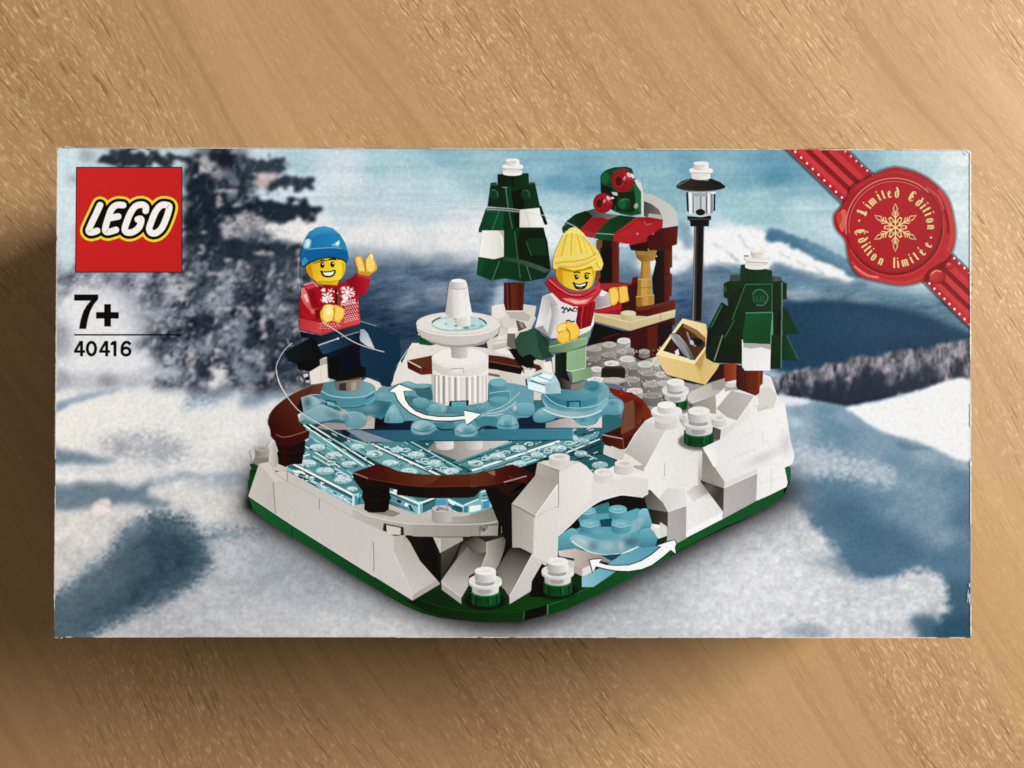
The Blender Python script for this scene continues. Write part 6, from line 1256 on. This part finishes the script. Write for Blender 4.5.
def sheet():
    q = np.array(CX)
    me = bpy.data.meshes.new('landscape_print')
    # the sheet follows the front's own four corners
    u = (XX - GX0) / (GX1 - GX0); v = (YY - GY0) / (GY1 - GY0)
    ins = 1.1
    c = q + np.array([[ins, ins], [-ins, ins], [-ins, -ins], [ins, -ins]])
    PX = (c[0, 0] * (1 - u) + c[1, 0] * u) * (1 - v) + (c[3, 0] * (1 - u) + c[2, 0] * u) * v
    PY = (c[0, 1] * (1 - u) + c[1, 1] * u) * (1 - v) + (c[3, 1] * (1 - u) + c[2, 1] * u) * v
    X, Y = at_np(PX, PY)
    co = np.stack([X, Y, np.full_like(X, BOX_H)], -1).reshape(-1, 3)
    idx = np.arange(GH * GW).reshape(GH, GW)
    f = np.stack([idx[1:, :-1], idx[1:, 1:], idx[:-1, 1:], idx[:-1, :-1]], -1).reshape(-1, 4)
    me.vertices.add(len(co)); me.vertices.foreach_set('co', co.astype(np.float32).ravel())
    me.loops.add(f.size); me.loops.foreach_set('vertex_index', f.astype(np.int32).ravel())
    me.polygons.add(len(f))
    me.polygons.foreach_set('loop_start', np.arange(0, f.size, 4, dtype=np.int32))
    me.polygons.foreach_set('loop_total', np.full(len(f), 4, dtype=np.int32))
    me.update(calc_edges=True)
    rgb = sheet_colors() if not CALIB else np.full((GH, GW, 3), 0.4)
    a = me.color_attributes.new('Col', 'FLOAT_COLOR', 'POINT')
    a.data.foreach_set('color', np.concatenate([rgb, np.ones((GH, GW, 1))], -1).astype(np.float32).ravel())
    me.materials.append(INK)
    o = bpy.data.objects.new('landscape_print', me); COL.objects.link(o); o.parent = root
    o['label'] = 'printed snowy mountain landscape with blurred fir tree'
    return o
sheet()
if not CALIB:
    for F in Film.all: F.build(root)

def board_material():
    m = bpy.data.materials.new('coated_board')
    nt, N, L = nodes_of(m); b = N['Principled BSDF']
    tc = N.new('ShaderNodeTexCoord'); n = N.new('ShaderNodeTexNoise')
    n.inputs['Scale'].default_value = 28; n.inputs['Detail'].default_value = 8; n.inputs['Roughness'].default_value = .65
    L.new(tc.outputs['Object'], n.inputs['Vector'])
    r = N.new('ShaderNodeValToRGB')
    r.color_ramp.elements[0].position = .38; r.color_ramp.elements[0].color = (.03, .06, .10, 1)
    r.color_ramp.elements[1].position = .66; r.color_ramp.elements[1].color = (.11, .15, .19, 1)
    L.new(n.outputs['Fac'], r.inputs['Fac']); L.new(r.outputs['Color'], b.inputs['Base Color'])
    b.inputs['Roughness'].default_value = .45
    return m
BOARD = board_material()
RAW = bpy.data.materials.new('raw_board_edge'); _nt, _N, _L = nodes_of(RAW)
_n = _N.new('ShaderNodeTexNoise'); _n.inputs['Scale'].default_value = 900
_r = _N.new('ShaderNodeValToRGB'); _r.color_ramp.elements[0].color = (.42, .42, .40, 1); _r.color_ramp.elements[1].color = (.85, .84, .80, 1)
_tc = _N.new('ShaderNodeTexCoord'); _L.new(_tc.outputs['Object'], _n.inputs['Vector'])
_L.new(_n.outputs['Fac'], _r.inputs['Fac']); _L.new(_r.outputs['Color'], _N['Principled BSDF'].inputs['Base Color'])
_N['Principled BSDF'].inputs['Roughness'].default_value = .8

import bmesh
def carton():
    bm = bmesh.new()
    top = [at(x, y, BOX_H) for x, y in CX]
    z1 = BOX_H - 0.00006
    tv = [bm.verts.new((x, y, z1)) for x, y, _ in top]
    bv = [bm.verts.new((x, y, 0.0004)) for x, y, _ in top]
    bm.faces.new(tv[::-1]); bm.faces.new(bv)
    for i in range(4):
        j = (i + 1) % 4
        bm.faces.new([tv[i], tv[j], bv[j], bv[i]])
    bmesh.ops.recalc_face_normals(bm, faces=bm.faces)
    es = [e for e in bm.edges if not (e.verts[0] in bv and e.verts[1] in bv)]
    bmesh.ops.bevel(bm, geom=es, offset=0.0005, segments=3, profile=.5, affect='EDGES')
    me = bpy.data.meshes.new('carton'); bm.to_mesh(me); bm.free()
    me.materials.append(BOARD)
    o = bpy.data.objects.new('carton', me); COL.objects.link(o); o.parent = root
    o['label'] = 'folded cardboard carton with dark blue sides'
    return o
CARTON = carton()

def wear(name, label, builder):
    bm = bmesh.new(); builder(bm)
    me = bpy.data.meshes.new(name); bm.normal_update(); bm.to_mesh(me); bm.free()
    me.materials.append(RAW)
    o = bpy.data.objects.new(name, me); COL.objects.link(o); o.parent = CARTON; o['label'] = label

def worn_edge(p, q, w, thin, seed):
    """a rubbed fold: one ragged pale ribbon, here thick, here almost gone"""
    def b(bm):
        r = random.Random(seed); n = int(math.hypot(q[0] - p[0], q[1] - p[1]) / 2.5); on = 1.0; prev = None
        dx, dy = (q[0] - p[0]) / n, (q[1] - p[1]) / n; l = math.hypot(dx, dy); nx, ny = -dy / l, dx / l
        for i in range(n + 1):
            if r.random() < thin: on = r.choice([1.0, 1.0, .7, .12])
            x, y = p[0] + dx * i, p[1] + dy * i; ww = w * on * r.uniform(.55, 1.1) / 2
            cur = [bm.verts.new(at(x + nx * ww * s, y + ny * ww * s, BOX_H + 9e-5)) for s in (1, -1)]
            if prev: bm.faces.new([prev[0], cur[0], cur[1], prev[1]][::-1])
            prev = cur
    return b
def chips(*specs):
    def b(bm):
        for cx, cy, rx, ry, seed, rot in specs:
            r = random.Random(seed); vs = []
            for k in range(11):
                t = 2 * math.pi * k / 11; s = r.uniform(.55, 1.15)
                x, y = rx * s * math.cos(t), ry * s * math.sin(t)
                vs.append(bm.verts.new(at(cx + x * math.cos(rot) - y * math.sin(rot), cy + x * math.sin(rot) + y * math.cos(rot), BOX_H + 1.1e-4 + seed * 1e-6)))
            bm.faces.new(vs[::-1])
    return b
if not CALIB:
    c, i = CX, .9
    for p, q, w, t, sd in (((c[0][0] + i, c[0][1] + 3), (c[3][0] + i, c[3][1] - 8), 1.3, .10, 1), ((c[1][0] - i, c[1][1] + 3), (c[2][0] - i, c[2][1] - 3), 1.8, .08, 2),
                           ((c[0][0] + 12, c[0][1] + i), (c[1][0] - 3, c[1][1] + i), .9, .10, 3), ((c[3][0] + 12, c[3][1] - i), (c[2][0] - 6, c[2][1] - i), .9, .10, 5)):
        wear('worn_edge', 'white rubbed fold of the cardboard', worn_edge(p, q, w, t, sd))
    wear('dented_corner', 'crushed white cardboard corner', chips((60.4, 147.2, 2.2, .9, 7, 0), (66.5, 146.9, 2.8, .9, 8, -.1), (59.4, 149.6, 1.4, .5, 9, 0)))
    wear('dented_corner', 'creased cardboard corner beside the ribbon', chips((963, 149.9, 2.2, .6, 10, .3), (965.5, 153.5, 3.4, .5, 11, .85), (968.5, 151.6, 1.2, 1.0, 12, 0)))
    wear('dented_corner', 'scuffed white cardboard corner', chips((61.5, 637.9, 2.0, .6, 16, -.35), (56.5, 637.6, 2, .5, 17, 0)))
    wear('scuff', 'white scuff on the edge', chips((969.6, 598, .8, 6, 14, 0), (968.0, 597, .5, 7, 15, 0.05), (969.5, 585, .7, 2.5, 13, 0)))

# ----------------------------------------------------------------- oak tabletop
def oak():
    m = bpy.data.materials.new('oak_veneer')
    nt, N, L = nodes_of(m); b = N['Principled BSDF']
    def nd(t, **k):
        n = N.new(t)
        for a, v in k.items(): n.inputs[a].default_value = v
        return n
    def math_(op, a, b_=None, clamp=False):
        n = N.new('ShaderNodeMath'); n.operation = op; n.use_clamp = clamp
        for i, q in enumerate((a, b_)):
            if q is None: continue
            if isinstance(q, (int, float)): n.inputs[i].default_value = q
            else: L.new(q, n.inputs[i])
        return n.outputs[0]
    tc = nd('ShaderNodeTexCoord')
    # grain runs down to the right; a slow warp bends it
    w = nd('ShaderNodeTexNoise', Scale=4.2, Detail=1.0)
    L.new(tc.outputs['Object'], w.inputs['Vector'])
    ws = N.new('ShaderNodeVectorMath'); ws.operation = 'MULTIPLY_ADD'
    ws.inputs[1].default_value = (.085, .085, 0); L.new(w.outputs['Color'], ws.inputs[0]); L.new(tc.outputs['Object'], ws.inputs[2])
    rot = N.new('ShaderNodeVectorRotate'); rot.rotation_type = 'Z_AXIS'; rot.inputs['Angle'].default_value = math.radians(-34)
    L.new(ws.outputs['Vector'], rot.inputs['Vector'])        # x across the grain, y along it... (angles below)
    def stretched(sx, sy, off=0):
        mp = N.new('ShaderNodeMapping'); mp.inputs['Scale'].default_value = (sx, sy, 1); mp.inputs['Location'].default_value = (off, off * .7, off * .3)
        L.new(rot.outputs['Vector'], mp.inputs['Vector']); return mp.outputs['Vector']
    def noise(v, scale=1, det=2, r=.5):
        n = nd('ShaderNodeTexNoise', Scale=scale, Detail=det, Roughness=r); L.new(v, n.inputs['Vector']); return n.outputs['Fac']
    def ramp(v, p0, p1, lo=0., hi=1.):
        n = N.new('ShaderNodeMapRange'); n.interpolation_type = 'SMOOTHSTEP'
        n.inputs['From Min'].default_value = p0; n.inputs['From Max'].default_value = p1
        n.inputs['To Min'].default_value = lo; n.inputs['To Max'].default_value = hi
        L.new(v, n.inputs['Value']); return n.outputs['Result']
    broad = noise(stretched(16, 2.2, 3), 1, 2)
    bands = noise(stretched(120, 5, 9), 1, 3, .6)
    fine = noise(stretched(900, 40, 5), 1, 3, .7)
    pores = noise(stretched(1500, 95, 1), 1, 1.5, .5)
    pores2 = noise(stretched(1050, 62, 14), 1, 1, .4)
    fl = noise(stretched(1350, 250, 7), 1, 1, .5)
    fl2 = noise(stretched(1700, 400, 31), 1, 1, .5)
    patch = noise(stretched(17, 6, 21), 1, 2)
    streak = noise(stretched(230, 4, 41), 1, 3, .65)
    mixc = N.new('ShaderNodeValToRGB')
    e = mixc.color_ramp.elements
    e[0].position = .30; e[0].color = (.375, .213, .096, 1); e[1].position = .72; e[1].color = (.52, .32, .158, 1)
    tone = math_('ADD', math_('MULTIPLY', broad, .55), math_('MULTIPLY', bands, .45))
    L.new(tone, mixc.inputs['Fac'])
    def mix(a, col, fac):
        n = N.new('ShaderNodeMix'); n.data_type = 'RGBA'
        L.new(a, n.inputs[6]); n.inputs[7].default_value = col; L.new(fac, n.inputs[0]); return n.outputs[2]
    c = mixc.outputs['Color']
    c = mix(c, (.30, .165, .07, 1), ramp(fine, .50, .78, 0, .30))
    c = mix(c, (.60, .40, .21, 1), math_('MULTIPLY', ramp(fl2, .52, .70, 0, .55), ramp(patch, .36, .62, .35, 1)))
    c = mix(c, (.30, .165, .072, 1), ramp(streak, .48, .72, 0, .42))
    pm = ramp(pores, .60, .74, 0, .5); pm2 = ramp(pores2, .62, .74, 0, .72)
    pall = math_('MAXIMUM', pm, pm2)
    pall = math_('MULTIPLY', pall, ramp(patch, .40, .60, .2, 1))
    c = mix(c, (.21, .112, .046, 1), pall)
    flm = math_('MULTIPLY', ramp(fl, .58, .70, 0, .7), ramp(patch, .38, .60, .12, 1))
    c = mix(c, (.68, .47, .27, 1), flm)
    L.new(c, b.inputs['Base Color'])
    b.inputs['Roughness'].default_value = .5
    b.inputs['Specular IOR Level'].default_value = .2
    h = math_('SUBTRACT', math_('MULTIPLY', flm, .4), pall)
    bp = N.new('ShaderNodeBump'); bp.inputs['Strength'].default_value = .12; bp.inputs['Distance'].default_value = .0004
    L.new(h, bp.inputs['Height']); L.new(bp.outputs['Normal'], b.inputs['Normal'])
    return m

def tabletop():
    bm = bmesh.new()
    bmesh.ops.create_cube(bm, size=1.0)
    bmesh.ops.scale(bm, vec=(1.5, 1.0, .026), verts=bm.verts)
    bmesh.ops.translate(bm, vec=(0, 0, -.013), verts=bm.verts)
    bmesh.ops.bevel(bm, geom=list(bm.edges), offset=.003, segments=3, affect='EDGES')
    me = bpy.data.meshes.new('tabletop'); bm.to_mesh(me); bm.free()
    me.materials.append(oak())
    o = bpy.data.objects.new('tabletop', me); COL.objects.link(o)
    o['kind'] = 'structure'; o['label'] = 'light oak tabletop with diagonal grain under the box'; o['category'] = 'tabletop'
tabletop()

# ----------------------------------------------------------------- window light and dim room
from mathutils import Vector
def window(az, el, dist, size, power, col, spread=180):
    ld = bpy.data.lights.new('window_light', 'AREA'); ld.shape = 'RECTANGLE'
    ld.size, ld.size_y = size; ld.energy = power; ld.color = col; ld.spread = math.radians(spread)
    o = bpy.data.objects.new('window_light', ld); COL.objects.link(o)
    d = Vector((math.cos(math.radians(el)) * math.cos(math.radians(az)), math.cos(math.radians(el)) * math.sin(math.radians(az)), math.sin(math.radians(el))))
    o.location = d * dist
    o.rotation_euler = d.to_track_quat('Z', 'Y').to_euler()
    return o
window(AZ, EL, WD, WS, WP, (1.0, .97, .92))

world = bpy.data.worlds.new('World'); scene.world = world; world.use_nodes = True
bg = world.node_tree.nodes['Background']
bg.inputs['Color'].default_value = (1.0, .90, .76, 1); bg.inputs['Strength'].default_value = ROOM

# ----------------------------------------------------------------- camera
cd = bpy.data.cameras.new('camera'); co_ = bpy.data.objects.new('camera', cd); COL.objects.link(co_)
co_.location = (0, 0, BOX_H + CAM_D); co_.rotation_euler = (TILT, 0, 0)
cd.sensor_width = 36.0; cd.lens = 36.0 * FPX / 1024.0
cd.clip_start = 0.01; cd.clip_end = 50
scene.camera = co_
scene.view_settings.view_transform = 'Standard'
scene.view_settings.look = 'None'
scene.view_settings.exposure = 0.0; scene.view_settings.gamma = 1.0
scene.cycles.transparent_max_bounces = 24
scene.cycles.max_bounces = 6
scene.cycles.filter_width = 1.7
